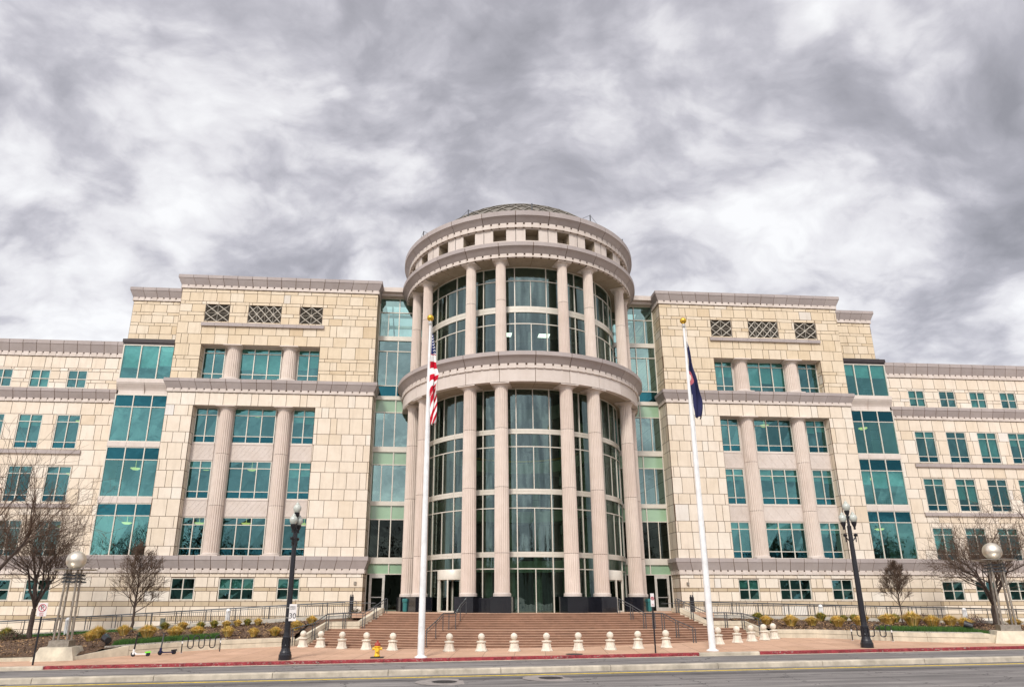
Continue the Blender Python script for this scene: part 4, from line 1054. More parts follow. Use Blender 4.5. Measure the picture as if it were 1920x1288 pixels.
# wedge of bed between cheek walls and ramp
for s in (-1, 1):
    ch = chL if s < 0 else chR
    mb = MB(); xo = -14.7 if s < 0 else 13.6
    pts = [(p[0] + (-.3 if s < 0 else .3), p[1] + .1, p[2] - .22) for p in ch]
    for i in range(len(pts) - 1):
        p, q = pts[i], pts[i + 1]
        zp, zq = rampz(p[0]) - .12, rampz(q[0]) - .12
        n = 6
        for k in range(n):
            f0, f1 = k / n, (k + 1) / n
            A = (p[0], p[1] + (-6.05 - p[1]) * f0, p[2] + (zp - p[2]) * f0); B = (q[0], q[1] + (-6.05 - q[1]) * f0, q[2] + (zq - q[2]) * f0)
            C_ = (q[0], q[1] + (-6.05 - q[1]) * f1, q[2] + (zq - q[2]) * f1); D_ = (p[0], p[1] + (-6.05 - p[1]) * f1, p[2] + (zp - p[2]) * f1)
            mb.face([A, B, C_, D_])
    o = mb.build('planting_bed', 'mulch'); o['kind'] = 'structure'
# mulch chips
mb = MB()
for k in range(16000):
    s = -1 if rnd() < .5 else 1
    x = random.uniform(-36, -14.8) if s < 0 else random.uniform(13.7, 34)
    yw = interp(WL if x < 0 else WR, x) + .3; y = yw + (-6.1 - yw) * rnd(); z = bed(x, y) + .02
    a_ = rnd() * 6.28; l_ = random.uniform(.03, .10); d = Vector((math.cos(a_), math.sin(a_), random.uniform(-.3, .6)))
    p = Vector((x, y, z)); e = d.cross(Vector((0, 0, 1))).normalized() * .02
    mb.face([p - d * l_ - e, p + d * l_ - e, p + d * l_ + e + Vector((0, 0, .02)), p - d * l_ + e], random.choice((0, 0, 1, 2)))
o = mb.build('mulch_chips', ['mulch', plain('dry_leaf', (.42, .26, .12), .95), plain('dark_chip', (.07, .045, .03), .95)]); tag(o, 'brown wood chips and dry leaves strewn over the planting beds', 'mulch', kind='stuff')

# ramps
for s in (-1, 1):
    mb = MB(); xs_ = [12.0 + 2.15 * i for i in range(21)]
    if s > 0: xs_[0] = 9.6
    else: xs_[0] = 10.6
    for a_, b_ in zip(xs_, xs_[1:]):
        x0, x1 = (s * a_, s * b_) if s > 0 else (s * b_, s * a_)
        z0, z1 = rampz(x0), rampz(x1)
        y0, y1 = -6.0, -3.9
        mb.face([(x0, y0, z0 - .6), (x1, y0, z1 - .6), (x1, y0, z1), (x0, y0, z0)], 0)
        mb.face([(x0, y0, z0), (x1, y0, z1), (x1, y1, z1), (x0, y1, z0)], 0)
        mb.face([(x0, y1, z0), (x1, y1, z1), (x1, YW, z1 - .05), (x0, YW, z0 - .05)], 0)
        mb.box(x0, x1 - .01, y0 - .02, y0 + .18, min(z0, z1) - .3, max(z0, z1) + .09, 0) if False else mb.add([(x0 + .01, y0 - .02, z0 - .3), (x1 - .01, y0 - .02, z1 - .3), (x1 - .01, y0 + .16, z1 - .3), (x0 + .01, y0 + .16, z0 - .3), (x0 + .01, y0 - .02, z0 + .1), (x1 - .01, y0 - .02, z1 + .1), (x1 - .01, y0 + .16, z1 + .1), (x0 + .01, y0 + .16, z0 + .1)], [(0, 1, 5, 4), (4, 5, 6, 7), (2, 3, 7, 6)])
    o = mb.build('access_ramp', 'ramp_c'); o['kind'] = 'structure'
    # railing along the ramp
    rail = tag(empty('ramp_railing', (s * 12, -5.9, 0)), 'grey metal railing climbing the left ramp to the entrance' if s < 0 else 'grey metal railing climbing the right ramp to the entrance', 'railing', 'railings along the two ramps')
    loc = (s * 12, -5.9, 0)
    x_end = 44 if s < 0 else 44; x_st = 12.0 if s < 0 else 10.4
    post = MB(); tr = MB(); bl = MB()
    x = x_st; k = 0
    dense_to = 24.5 if s < 0 else 27.5
    while x < x_end:
        for dx in (0, .32):
            X = s * (x + dx); post = MB(); post.tube([(X, -5.9, rampz(X) + .05), (X, -5.9, rampz(X) + .93)], .028, 6); post.build('post', 'steel_dark', rail, loc=loc)
        x += 1.9; k += 1
    x = x_st
    while x < dense_to: X = s * x; bl.tube([(X, -5.9, rampz(X) + .16), (X, -5.9, rampz(X) + .80)], .011, 4); x += .125
    for h in (.93, .80, .16):
        e_ = x_end if h != .16 else dense_to
        tr.tube([(s * x_st, -5.9, rampz(s * x_st) + h), (s * e_, -5.9, rampz(s * e_) + h)], .026 if h > .9 else .018, 6)
    tr.tube([(s * (x_st - 1.3), -5.98, rampz(s * 12) + .80), (s * x_st, -5.98, rampz(s * x_st) + .80), (s * x_end, -5.98, rampz(s * x_end) + .80)], .022, 6)
    tr.build('handrail', 'steel_dark', rail, loc=loc)
    b_ = bl.build('balusters', 'steel_dark', rail, loc=loc)
    # second rail against the building
    r2 = MB(); r2.tube([(s * 13, -3.9, rampz(s * 13) + .9), (s * x_end, -3.9, rampz(s * x_end) + .9)], .024, 6)
    x = 13
    while x < x_end: X = s * x; r2.tube([(X, -3.9, rampz(X)), (X, -3.9, rampz(X) + .9)], .02, 6); x += 2.6
    o = r2.build('wall_side_railing', 'steel_dark'); tag(o, 'thin grey handrail close to the %s base wall behind the ramp' % ('left' if s < 0 else 'right'), 'railing', 'railings along the two ramps')
# lawn patch far left behind the bed
mb = MB(); 
for i in range(20):
    x0 = -44 + i * .9; x1 = x0 + .9
    mb.face([(x0, -9.3 + .12 * i, bed(x0, -8.3) + .08), (x1, -9.3 + .12 * (i + 1), bed(x1, -8.3) + .08), (x1, -6.1, bed(x1, -6.1) + .1), (x0, -6.1, bed(x0, -6.1) + .1)])
mb.build('lawn', 'lawn')['kind'] = 'structure'
def blades(name, region, n, h0, h1, mats, label, cat='grass'):
    mb = MB()
    for k in range(n):
        x, y, z = region(); a_ = rnd() * 6.28; h = random.uniform(h0, h1); w_ = .015
        d = Vector((math.cos(a_), math.sin(a_), 0)); t = Vector((random.uniform(-.3, .3), random.uniform(-.3, .3), 1)) * h
        p = Vector((x, y, z)); mb.face([p - d * w_, p + d * w_, p + t], random.randrange(len(mats)))
    o = mb.build(name, mats); return tag(o, label, cat, kind='stuff')
M['blade1'] = plain('fresh_blade', (.06, .15, .02), .8, var=.3); M['blade2'] = plain('dark_blade', (.035, .09, .02), .8, var=.3); M['blade3'] = plain('straw_blade', (.32, .22, .05), .85, var=.3)
def regL():
    x = random.uniform(-23.0, -18.9); y = interp(WL, x) + random.uniform(.7, 1.7) ; return x, y, bed(x, y)
def regR():
    x = random.uniform(18.9, 23.5); y = interp(WR, x) + random.uniform(.9, 2.3); return x, y, bed(x, y)
blades('green_ground_cover', regL, 9000, .15, .34, ['blade1', 'blade2'], 'strip of low green ground cover behind the left planter wall', 'ground cover')
blades('green_ground_cover', regR, 9000, .15, .34, ['blade2', 'blade1'], 'strip of low green ground cover behind the right planter wall', 'ground cover')
def regLawn():
    x = random.uniform(-43, -26.5); y = random.uniform(-9.0 + .12 * (x + 44) / .9, -6.2); return x, y, bed(x, y) + .05
blades('lawn_grass', regLawn, 12000, .06, .16, ['blade1', 'blade2'], 'green lawn grass at the foot of the left ramp')
# edging kerbs of the ground cover
for s in (-1, 1):
    W = WL if s < 0 else WR; mb = MB(); xs_ = [(-23.2 + .45 * i) for i in range(12)] if s < 0 else [18.0 + .45 * i for i in range(12)]
    for a_, b_ in zip(xs_, xs_[1:]):
        ya, yb_ = interp(W, a_) + .55, interp(W, b_) + .55
        za, zb_ = bed(a_, ya), bed(b_, yb_)
        mb.add([(a_, ya, za - .1), (b_, yb_, zb_ - .1), (b_, yb_ + .15, zb_ - .1), (a_, ya + .15, za - .1), (a_, ya, za + .07), (b_, yb_, zb_ + .07), (b_, yb_ + .15, zb_ + .07), (a_, ya + .15, za + .07)], [(0, 1, 5, 4), (4, 5, 6, 7), (2, 3, 7, 6), (0, 4, 7, 3), (1, 2, 6, 5)])
    tag(mb.build('bed_edging', 'ramp_c'), 'grey stone edging below the %s strip of green ground cover' % ('left' if s < 0 else 'right'), 'edging')

# kerbs, median, markings
mb = MB(); x = -60.0
while x < 60:
    x1 = x + 3.0; red = -25.4 < x + .1 < 60 and not (5.5 < x < 8.5)
    za, zb_ = -1.86 + .0135 * x, -1.86 + .0135 * x1
    mi = 1 if red else 0
    mb.add([(x + .008, -20.9, za - .1), (x1 - .008, -20.9, zb_ - .1), (x1 - .008, -20.71, zb_ + .14), (x + .008, -20.71, za + .14), (x + .008, -20.885, za + .11), (x1 - .008, -20.885, zb_ + .11), (x1 - .008, -20.86, zb_ + .143), (x + .008, -20.86, za + .143), (x + .008, -20.7, za + .15), (x1 - .008, -20.7, zb_ + .15)],
           [(0, 1, 5, 4), (4, 5, 6, 7), (7, 6, 9, 8)], mi)
    x = x1
o = mb.build('kerb', ['curb_concrete', 'red']); o['kind'] = 'structure'
mb = MB()
mb.add([(-60, -21.32, -1.852 - .81), (60, -21.32, -1.852 + .81), (60, -20.9, -1.852 + .81), (-60, -20.9, -1.852 - .81)], [(0, 1, 2, 3)])
o = mb.build('gutter', 'curb_concrete'); o['kind'] = 'structure'
mb = MB(); x = -60.0
MY0, MY1 = -26.9, -26.45
while x < 60:
    x1 = x + 4.3; za, zb_ = -1.86 + .0135 * x, -1.86 + .0135 * x1; h = .19; g = .012
    pf = [(MY0, -.1), (MY0 + .02, h - .03), (MY0 + .06, h), (MY1 - .05, h), (MY1, h - .05), (MY1, -.1)]
    vs = [(x + g, y, za + z) for y, z in pf] + [(x1 - g, y, zb_ + z) for y, z in pf]; m_ = len(pf)
    mb.add(vs, [(i, i + m_, i + m_ + 1, i + 1) for i in range(m_ - 1)] + [tuple(range(m_)), tuple(range(m_, 2 * m_))[::-1]], 0)
    x = x1
o = mb.build('median_strip', 'curb_concrete'); o['kind'] = 'structure'
def line(name, mat, y0, y1, x0=-60, x1=60, dz=.004):
    mb = MB(); n = 12
    for i in range(n):
        a_ = x0 + (x1 - x0) * i / n; b_ = x0 + (x1 - x0) * (i + 1) / n
        mb.face([(a_, y0, -1.86 + .0135 * a_ + dz), (b_, y0, -1.86 + .0135 * b_ + dz), (b_, y1, -1.86 + .0135 * b_ + dz), (a_, y1, -1.86 + .0135 * a_ + dz)])
    o = mb.build(name, mat); o['kind'] = 'structure'; return o
line('yellow_lane_line', 'yellow_line', -27.78, -27.56)
line('white_lane_line', 'white_line', -24.7, -24.62, -9, -2)
line('white_lane_line', 'white_line', -24.7, -24.62, 9, 14)
M['dirt'] = plain('tire_worn_asphalt', (.10, .092, .09), .9, var=.25, vscale=1.2)
line('tire_track', 'dirt', -28.9, -28.25, -60, 60, .002)
# manholes in round concrete collars
M['collar'] = plain('concrete_collar', (.27, .24, .22), .9, var=.25, vscale=5)
for (x, y, lab) in ((-6.3, -29.4, 'round iron manhole cover in the near lane, left of the pair'), (-2.5, -28.95, 'round iron manhole cover in the near lane, right of the pair')):
    z = -1.86 + .0135 * x + .004; r = tag(empty('manhole_cover', (x, y, z)), lab, 'manhole', 'manhole covers in the near lane')
    mb = MB(); mb.lathe([(1.02, 0), (1.0, .005)], n=40); mb.build('collar', 'collar', r)
    mb = MB(); mb.lathe([(.45, .004), (.44, .012)], n=32)
    for k in range(6): mb.obox((0, -.3 + .12 * k, .014), (1, 0, 0), math.sqrt(max(.01, .4 ** 2 - (.3 - .12 * k) ** 2)), .02, .003)
    mb.build('lid', 'iron', r)
mb = MB(); z = G(.05, -20.95) + .003; mb.lathe([(.42, 0), (.41, .012)], (.05, -20.3, G(.05, -20.3)), 28); tag(mb.build('utility_cover', 'iron'), 'small dark iron cover set in the pink pavement by the kerb', 'utility cover')

# ================================================================ street objects
# bollards
BP = [(-14.03, -13.44), (-12.97, -13.95), (-11.68, -14.9), (-10.29, -15.7), (-8.86, -16.5), (-5.91, -17.6), (-4.28, -17.95), (-2.61, -18.2), (-.99, -18.45), (.63, -18.5), (2.27, -18.52), (3.79, -18.25), (5.36, -17.98), (8.74, -16.6), (10.08, -15.9), (11.18, -15.3), (12.23, -14.65), (13.09, -14.1)]
def make_bollard():
    r = empty('bollard')
    mb = MB(); n = 8
    mb.lathe([(.32, 0), (.315, .04), (.27, .10), (.245, .18), (.195, .42), (.20, .425)], n=8); mb.build('pedestal', 'bollard', r)
    mb = MB(); mb.lathe([(.235, .42), (.25, .43), (.25, .475), (.22, .485), (.13, .50)], n=16); mb.lathe([(.10, .49), (.10, .53)], n=16); mb.build('collar', 'bollard', r)
    mb = MB(); mb.lathe([(.03, .525)] + [(.175 * math.sin(math.pi * i / 12), .695 - .175 * math.cos(math.pi * i / 12)) for i in range(1, 12)] + [(.02, .87)], n=24); mb.build('ball', 'bollard', r, smooth=True)
    return r
M['bollard'] = plain('weathered_white_concrete', (.66, .60, .50), .85, var=.15, vscale=5, bump=.3, streak=.3)
pb = make_bollard()
ordn = ['first', 'second', 'third', 'fourth', 'fifth', 'sixth', 'seventh', 'eighth', 'ninth', 'tenth', 'eleventh', 'twelfth', 'thirteenth', 'fourteenth', 'fifteenth', 'sixteenth', 'seventeenth', 'eighteenth']
extra = {0: 'pale ball topped bollard in front of the left cheek wall, leftmost of the row', 3: 'pale ball topped bollard just left of the yellow hydrant', 4: 'pale ball topped bollard between the yellow hydrant and the striped flag pole', 5: 'pale ball topped bollard next right of the striped flag pole', 12: 'pale ball topped bollard just right of the thin sign post on the stairs side', 13: 'pale ball topped bollard just right of the navy flag pole', 17: 'pale ball topped bollard by the right planter wall, rightmost of the row'}
for i, (x, y) in enumerate(BP):
    o = pb if i == 0 else copy_tree(pb); o.location = (x, y, G(x, y) + .0); o.rotation_euler = (R_(random.uniform(-1.5, 1.5)), R_(random.uniform(-1.5, 1.5)), R_(random.uniform(-20, 20)))
    tag(o, extra.get(i, 'pale ball topped concrete bollard, %s from the left in the curved row' % ordn[i]), 'bollard', 'ball topped bollards in front of the stairs')

# fire hydrant
hx, hy = -9.36, -20.1; hz_ = G(hx, hy)
r = tag(empty('fire_hydrant', (hx, hy, hz_)), 'yellow fire hydrant with a dark red bonnet by the red kerb', 'hydrant')
mb = MB(); mb.lathe([(.14, .06), (.15, .10), (.13, .12), (.115, .16), (.115, .46), (.15, .48), (.15, .52), (.12, .53)], n=20); mb.build('barrel', 'hyd_yellow', r, smooth=True)
mb = MB(); mb.lathe([(.145, .53), (.15, .56), (.13, .62), (.08, .68), (.045, .70), (.04, .76), (.02, .78)], n=20); mb.build('bonnet', 'hyd_red', r, smooth=True)
for sx in (-1, 1):
    mb = MB(); mb.tube([(sx * .09, 0, .40), (sx * .19, 0, .40)], .055, 12); mb.tube([(sx * .19, 0, .40), (sx * .225, 0, .40)], .07, 8); mb.build('hose_nozzle', 'hyd_yellow', r)
mb = MB(); mb.tube([(0, -.08, .36), (0, -.19, .36)], .075, 12); mb.tube([(0, -.19, .36), (0, -.22, .36)], .09, 8); mb.build('pumper_nozzle', 'hyd_yellow', r)
mb = MB(); mb.box(-.30, .30, -.25, .25, 0, .04); mb.lathe([(.13, .04), (.12, .07)], n=16); mb.build('base_plate', 'iron', r)

# flagpoles
def flagpole(x, y, h, name_lab, gr):
    z = G(x, y); r = tag(empty('flagpole', (x, y, z)), name_lab, 'flagpole', gr)
    mb = MB(); mb.tube([(0, 0, 0), (0, 0, h * .35), (0, 0, h * .7), (0, 0, h)], [.165, .145, .105, .06], 20); mb.build('pole', 'white_paint', r, smooth=True)
    mb = MB(); mb.lathe([(.30, 0), (.29, .05), (.20, .08), (.18, .11)], n=24); mb.build('base_collar', 'white_paint', r, smooth=True)
    mb = MB(); mb.lathe([(.09, h - .02), (.10, h), (.10, h + .17), (.05, h + .2), (.04, h + .26)], n=16); mb.build('truck', 'steel', r, smooth=True)
    mb = MB(); mb.lathe([(.02, h + .22)] + [(.185 * math.sin(math.pi * i / 12), h + .40 - .185 * math.cos(math.pi * i / 12)) for i in range(1, 12)] + [(.02, h + .585)], n=24); mb.build('ball', 'gold', r, smooth=True)
    mb = MB(); mb.tube([(.11, -.10, 1.4), (.10, -.07, h)], .012, 4); mb.tube([(.13, -.05, 1.4), (.10, -.04, h)], .012, 4); mb.build('halyard', 'white_paint', r)
    return z
zL = flagpole(-7.29, -20.45, 16.85, 'white flagpole with a gold ball carrying the striped flag', 'flagpoles before the stairs')
zR = flagpole(6.98, -20.1, 17.1, 'white flagpole with a gold ball carrying the navy flag', 'flagpoles before the stairs')
# striped flag hanging slack
m, nt, b = new_mat('striped_flag_cloth')
uv = N(nt, 'ShaderNodeUVMap'); sp = N(nt, 'ShaderNodeSeparateXYZ'); nt.links.new(uv.outputs[0], sp.inputs[0])
stp = math_n(nt, 'MODULO', math_n(nt, 'MULTIPLY', sp.outputs[1], 13.0), 2.0)
cc = mixc(nt, math_n(nt, 'GREATER_THAN', stp, 1.0), (.50, .012, .03), (.80, .78, .76))
vor = N(nt, 'ShaderNodeTexVoronoi'); vor.inputs['Scale'].default_value = 14; vor.inputs['Randomness'].default_value = 0; nt.links.new(uv.outputs[0], vor.inputs['Vector'])
blue = mixc(nt, math_n(nt, 'LESS_THAN', vor.outputs['Distance'], .22), (.015, .025, .12), (.75, .75, .75))
isb = math_n(nt, 'MULTIPLY', math_n(nt, 'LESS_THAN', sp.outputs[0], .40), math_n(nt, 'GREATER_THAN', sp.outputs[1], 6 / 13))
cc = mixc(nt, isb, cc, blue)
nt.links.new(cc, b.inputs['Base Color']); b.inputs['Roughness'].default_value = .9; set_spec(b, .1); M['flag'] = m
def slack_flag(name, loc, length, mat, uvf, widf, label, gr):
    nu, nv = 40, 70; me = bpy.data.meshes.new(name); vs = []; uvs = []
    for j in range(nv + 1):
        t = j / nv
        for i in range(nu + 1):
            s_ = i / nu; wd = widf(t)
            fold = math.sin(s_ * 9.0 + t * 5.0 + 1.2 * math.sin(t * 7)) 
            x = wd * (s_ * .9 + .12 * math.sin(s_ * 11 + t * 6)) - .10 * math.sin(t * 5.5) * t
            y = .17 * fold * (0.35 + .65 * s_) * min(1, .25 + t * 1.6) + .05 * math.sin(t * 17 + s_ * 3)
            z = -t * length - .10 * s_ * (1 - t) + .05 * math.sin(s_ * 8 + t * 9)
            vs.append((x, y, z)); uvs.append(uvf(s_, t))
    fs = [(j * (nu + 1) + i, j * (nu + 1) + i + 1, (j + 1) * (nu + 1) + i + 1, (j + 1) * (nu + 1) + i) for j in range(nv) for i in range(nu)]
    me.from_pydata(vs, [], fs); me.materials.append(M[mat]); ul = me.uv_layers.new(name='UVMap')
    for p in me.polygons:
        p.use_smooth = True
        for li in p.loop_indices: ul.data[li].uv = uvs[me.loops[li].vertex_index]
    o = bpy.data.objects.new(name, me); COL.objects.link(o); o.location = loc
    so = o.modifiers.new('thickness', 'SOLIDIFY'); so.thickness = .012
    return tag(o, label, 'flag', gr)
def uv_us(s_, t):
    # hoist runs down the pole; lower down the fly end swings over so the stripes turn steep
    if t < .24: return (.38 - .6 * s_ * .3, .47 + .5 * (.24 - t) / .24)
    k = (t - .24) / .76
    v_ = .46 - k * .78 - max(0, k - .35) * s_ * .9 + .9 * max(0, k - .35) * .2
    return (.5 + .4 * s_, (v_ % 1.0))
def wid_us(t): return .12 + .22 * min(1, t / .22) + .12 * math.exp(-((t - .46) / .08) ** 2) - .06 * math.exp(-((t - .62) / .08) ** 2)
slack_flag('striped_flag', (-7.21, -20.52, 14.55), 5.1, 'flag', uv_us, wid_us, 'red and white striped flag with a blue canton hanging slack from the left pole', 'flags on the two poles')
m, nt, b = new_mat('navy_flag_cloth'); uv = N(nt, 'ShaderNodeUVMap'); sp = N(nt, 'ShaderNodeSeparateXYZ'); nt.links.new(uv.outputs[0], sp.inputs[0])
def dist2(cx_, cy_, rx, ry):
    a_ = math_n(nt, 'POWER', math_n(nt, 'DIVIDE', math_n(nt, 'SUBTRACT', sp.outputs[0], cx_), rx), 2.0); b2 = math_n(nt, 'POWER', math_n(nt, 'DIVIDE', math_n(nt, 'SUBTRACT', sp.outputs[1], cy_), ry), 2.0)
    return math_n(nt, 'ADD', a_, b2)
d = dist2(.15, .52, .3, .10); cc = mixc(nt, math_n(nt, 'LESS_THAN', d, 1.0), (.012, .014, .065), (.40, .10, .12)); cc = mixc(nt, math_n(nt, 'LESS_THAN', dist2(.12, .53, .16, .05), 1.0), cc, (.6, .55, .5))
nt.links.new(cc, b.inputs['Base Color']); b.inputs['Roughness'].default_value = .9; M['flag_navy'] = m
slack_flag('navy_flag', (7.06, -20.17, 14.6), 4.4, 'flag_navy', lambda s_, t: (s_, 1 - t), lambda t: .06 + .40 * min(1, t / .8), 'dark navy flag with a small pale emblem hanging slack from the right pole', 'flags on the two poles')

# tall street lamps with three globes
def acorn(mb_g, mb_c, c, sc_=1.0):
    x, y, z = c
    mb_c.lathe([(.045 * sc_, z - .52 * sc_), (.06 * sc_, z - .5 * sc_), (.05 * sc_, z - .40 * sc_), (.10 * sc_, z - .30 * sc_), (.13 * sc_, z - .20 * sc_), (.14 * sc_, z - .13 * sc_), (.12 * sc_, z - .12 * sc_)], (x, y, 0), 16)
    prof = [(.12, -.12), (.165, -.05), (.19, .03), (.195, .10), (.175, .18), (.12, .25), (.085, .27), (.09, .30), (.075, .34), (.04, .37), (.012, .40), (.010, .52)]
    mb_g.lathe([(a_ * sc_, z + b_ * sc_) for a_, b_ in prof], (x, y, 0), 20)
def street_lamp(x, y, h, rz, lab):
    z = G(x, y); r = tag(empty('street_lamp', (x, y, z), rz), lab, 'street lamp', 'black street lamps by the kerb')
    fl = lambda k: 1.0 if k % 2 else .93
    mb = MB(); hs = h - 1.55
    mb.lathe([(.145, 1.2), (.125, hs * .6), (.105, hs)], n=24, mod=fl); mb.lathe([(.085, hs), (.11, hs + .02), (.11, hs + .1), (.07, hs + .14), (.06, hs + .52), (.09, hs + .55), (.09, hs + .62), (.05, hs + .64), (.05, h - .9)], n=16)
    mb.build('pole', 'black', r, smooth=True)
    mb = MB(); mb.lathe([(.30, 0), (.30, .22), (.27, .25), (.26, .33), (.22, .40), (.19, .55), (.20, .62), (.18, .68), (.175, .92), (.19, .95), (.19, 1.02), (.15, 1.06), (.14, 1.2), (.12, 1.24)], n=16)
    for k in range(8):
        a_ = k * math.pi / 4; mb.obox((.18 * math.cos(a_), .18 * math.sin(a_), .72), (math.cos(a_ + 1.57), math.sin(a_ + 1.57), 0), .045, .025, .2)
    mb.build('base', 'black', r)
    mb = MB(); gm = []
    za = hs - .30
    for sx in (-1, 1):
        mb.tube([(0, 0, za - .35), (sx * .12, 0, za - .32), (sx * .24, 0, za - .16), (sx * .26, 0, za + .02)], .035, 8)
        mb.tube([(sx * .24, 0, za - .42), (sx * .25, 0, za + .02)], .028, 8); mb.lathe([(.07, za - .14), (.10, za - .1), (.10, za - .02), (.05, za)], (sx * .25, 0, 0), 14)
    arms = mb
    glb = []
    for (gx, gz) in ((-.26, hs + .44), (.26, hs + .44), (0, h - .52)):
        g_ = MB(); acorn(g_, mb, (gx, 0, gz)); glb.append(g_)
    arms.build('arms', 'black', r, smooth=True)
    for g_ in glb: g_.build('globe', 'globe', r, smooth=True)
    return r
rL_ = street_lamp(-13.62, -20.15, 7.45, R_(72), 'tall black street lamp with three glass globes and a speed sign, left')
street_lamp(15.02, -20.0, 7.45, R_(-18), 'tall black street lamp with three glass globes standing before the right bike rack')

# text helper
def text_mesh(name, body, size, loc, rot, mat, parent, font_scale=(1, 1)):
    cu = bpy.data.curves.new(name, 'FONT'); cu.body = body; cu.size = size; cu.extrude = .002; cu.align_x = 'CENTER'; cu.align_y = 'CENTER'; cu.space_line = .9
    to = bpy.data.objects.new(name + '_tmp', cu); COL.objects.link(to)
    bpy.context.view_layer.update(); dg = bpy.context.evaluated_depsgraph_get(); me = bpy.data.meshes.new_from_object(to.evaluated_get(dg))
    bpy.data.objects.remove(to); o = bpy.data.objects.new(name, me); COL.objects.link(o); me.materials.clear(); me.materials.append(M[mat])
    o.parent = parent; o.location = loc; o.rotation_euler = rot; o.scale = (font_scale[0], font_scale[1], 1); return o
FR = (R_(90), 0, 0)
M['sign_white'] = plain('sign_white', (.72, .68, .66), .5)
# speed limit sign on the left lamp
zz0 = G(-13.62, -20.15)
sgn = tag(empty('speed_sign', (-13.40, -20.30, zz0 + 2.1)), 'white SPEED LIMIT 30 sign strapped to the left street lamp', 'sign')
mb = MB(); mb.box(-.17, .17, -.012, .012, -.38, .38); mb.build('plate', 'sign_white', sgn)
text_mesh('lettering', 'SPEED\nLIMIT', .105, (0, -.016, .20), FR, 'black', sgn); text_mesh('number', '30', .34, (0, -.016, -.16), FR, 'black', sgn)
mb = MB(); mb.box(-.30, -.12, .0, .05, .2, .23); mb.box(-.30, -.12, .0, .05, -.25, -.22); mb.build('bracket', 'steel', sgn)
# no parking sign left
def post_sign(x, y, h, lab, w_, hh, small=False):
    z = G(x, y); r = tag(empty('parking_sign', (x, y, z)), lab, 'sign', 'no parking signs on posts')
    mb = MB(); mb.obox((0, 0, h / 2), (1, 0, 0), .03, .03, h / 2); mb.build('post', 'black', r)
    mb = MB(); mb.box(-w_ / 2, w_ / 2, -.05, -.032, h - hh, h); mb.build('plate', 'sign_white', r)
    cz = h - hh * .38; R0 = w_ * .38
    ring = MB(); pts = [(R0 * math.cos(a_ * math.pi / 16), -.055, cz + R0 * math.sin(a_ * math.pi / 16)) for a_ in range(33)]; ring.tube(pts, .016, 6, caps=False)
    text_mesh('letter_p', 'P', w_ * .72, (0, -.054, cz), FR, 'black', r)
    ring.tube([(-R0 * .7, -.062, cz + R0 * .7), (R0 * .7, -.062, cz - R0 * .7)], .014, 6); ring.build('prohibition_ring', 'sign_red', r)
    text_mesh('lettering', 'ANY\nTIME', w_ * .22, (0, -.054, h - hh * .85), FR, 'sign_red', r)
    return r
post_sign(-24.77, -20.30, 2.70, 'red and white no parking sign on a black post beside the left ball lamp', .42, .60)
rr_ = post_sign(3.97, -20.55, 2.75, 'narrow no parking sign on a thin black post before the stairs', .18, .62)

# big ball lamps on four posts
def ball_lamp(x, y, rz, lab):
    z = G(x, y); r = tag(empty('ball_lamp', (x, y, z), rz), lab, 'lamp', 'steel ball lamps on concrete pedestals')
    def frustum(mb, a0, a1, z0, z1): mb.add([(-a0, -a0, z0), (a0, -a0, z0), (a0, a0, z0), (-a0, a0, z0), (-a1, -a1, z1), (a1, -a1, z1), (a1, a1, z1), (-a1, a1, z1)], [(0, 1, 5, 4), (1, 2, 6, 5), (2, 3, 7, 6), (3, 0, 4, 7), (4, 5, 6, 7), (3, 2, 1, 0)])
    mb = MB(); frustum(mb, .96, .70, -.1, .58); mb.build('pedestal', 'concrete', r)
    mb = MB(); frustum(mb, .46, .45, .58, .88); mb.build('plinth_box', 'steel_brown', r)
    for sx in (-1, 1):
        for sy in (-1, 1):
            mb = MB(); mb.tube([(sx * .30, sy * .30, .88), (sx * .25, sy * .25, 3.9), (sx * .25, sy * .25, 4.2)], [.055, .05, .05], 12); mb.build('post', 'steel_brown', r, smooth=True)
    mb = MB()
    for zt in (3.62, 3.78, 3.95): 
        mb.obox((0, .25, zt), (1, 0, 0), .55 - (zt - 3.6) * .3, .035, .035); mb.obox((0, -.25, zt), (1, 0, 0), .40, .035, .035); mb.obox((.25, 0, zt + .05), (0, 1, 0), .45, .035, .035); mb.obox((-.25, 0, zt + .05), (0, 1, 0), .40, .035, .035)
    mb.build('cross_bars', 'steel_dark', r)
    mb = MB(); mb.lathe([(1.0, 4.20), (1.02, 4.215), (1.02, 4.235), (.4, 4.26)], n=40); mb.build('disc', 'steel', r, smooth=True)
    mb = MB(); Rb_ = .46; mb.lathe([(.03, 4.22)] + [(Rb_ * math.sin(math.pi * i / 16), 4.22 + Rb_ - Rb_ * math.cos(math.pi * i / 16)) for i in range(1, 16)] + [(.02, 4.22 + 2 * Rb_)], n=36); mb.build('ball', 'ball_steel', r, smooth=True)
M['ball_steel'] = plain('satin_steel', (.74, .67, .56), .40, .9, .06)
ball_lamp(-24.9, -17.75, R_(7), 'large steel ball lamp on four posts and a pale pedestal, at the far left')
ball_lamp(23.75, -18.8, R_(-25), 'large steel ball lamp on four posts and a pale pedestal, at the far right')
for (x, y, lab) in ((-23.35, -16.5, 'dark round floodlight on the bed beside the left ball lamp'), (22.45, -17.6, 'dark round floodlight on the bed beside the right ball lamp')):
    z = bed(x, y); r = tag(empty('floodlight', (x, y, z)), lab, 'floodlight', 'floodlights beside the ball lamps')
    mb = MB(); mb.tube([(0, 0, 0), (0, 0, .25)], .04, 8); mb.build('stem', 'black', r); mb = MB(); mb.tube([(.15, -.15, .30), (-.12, .12, .42)], [.17, .22], 16); mb.build('housing', 'black', r)

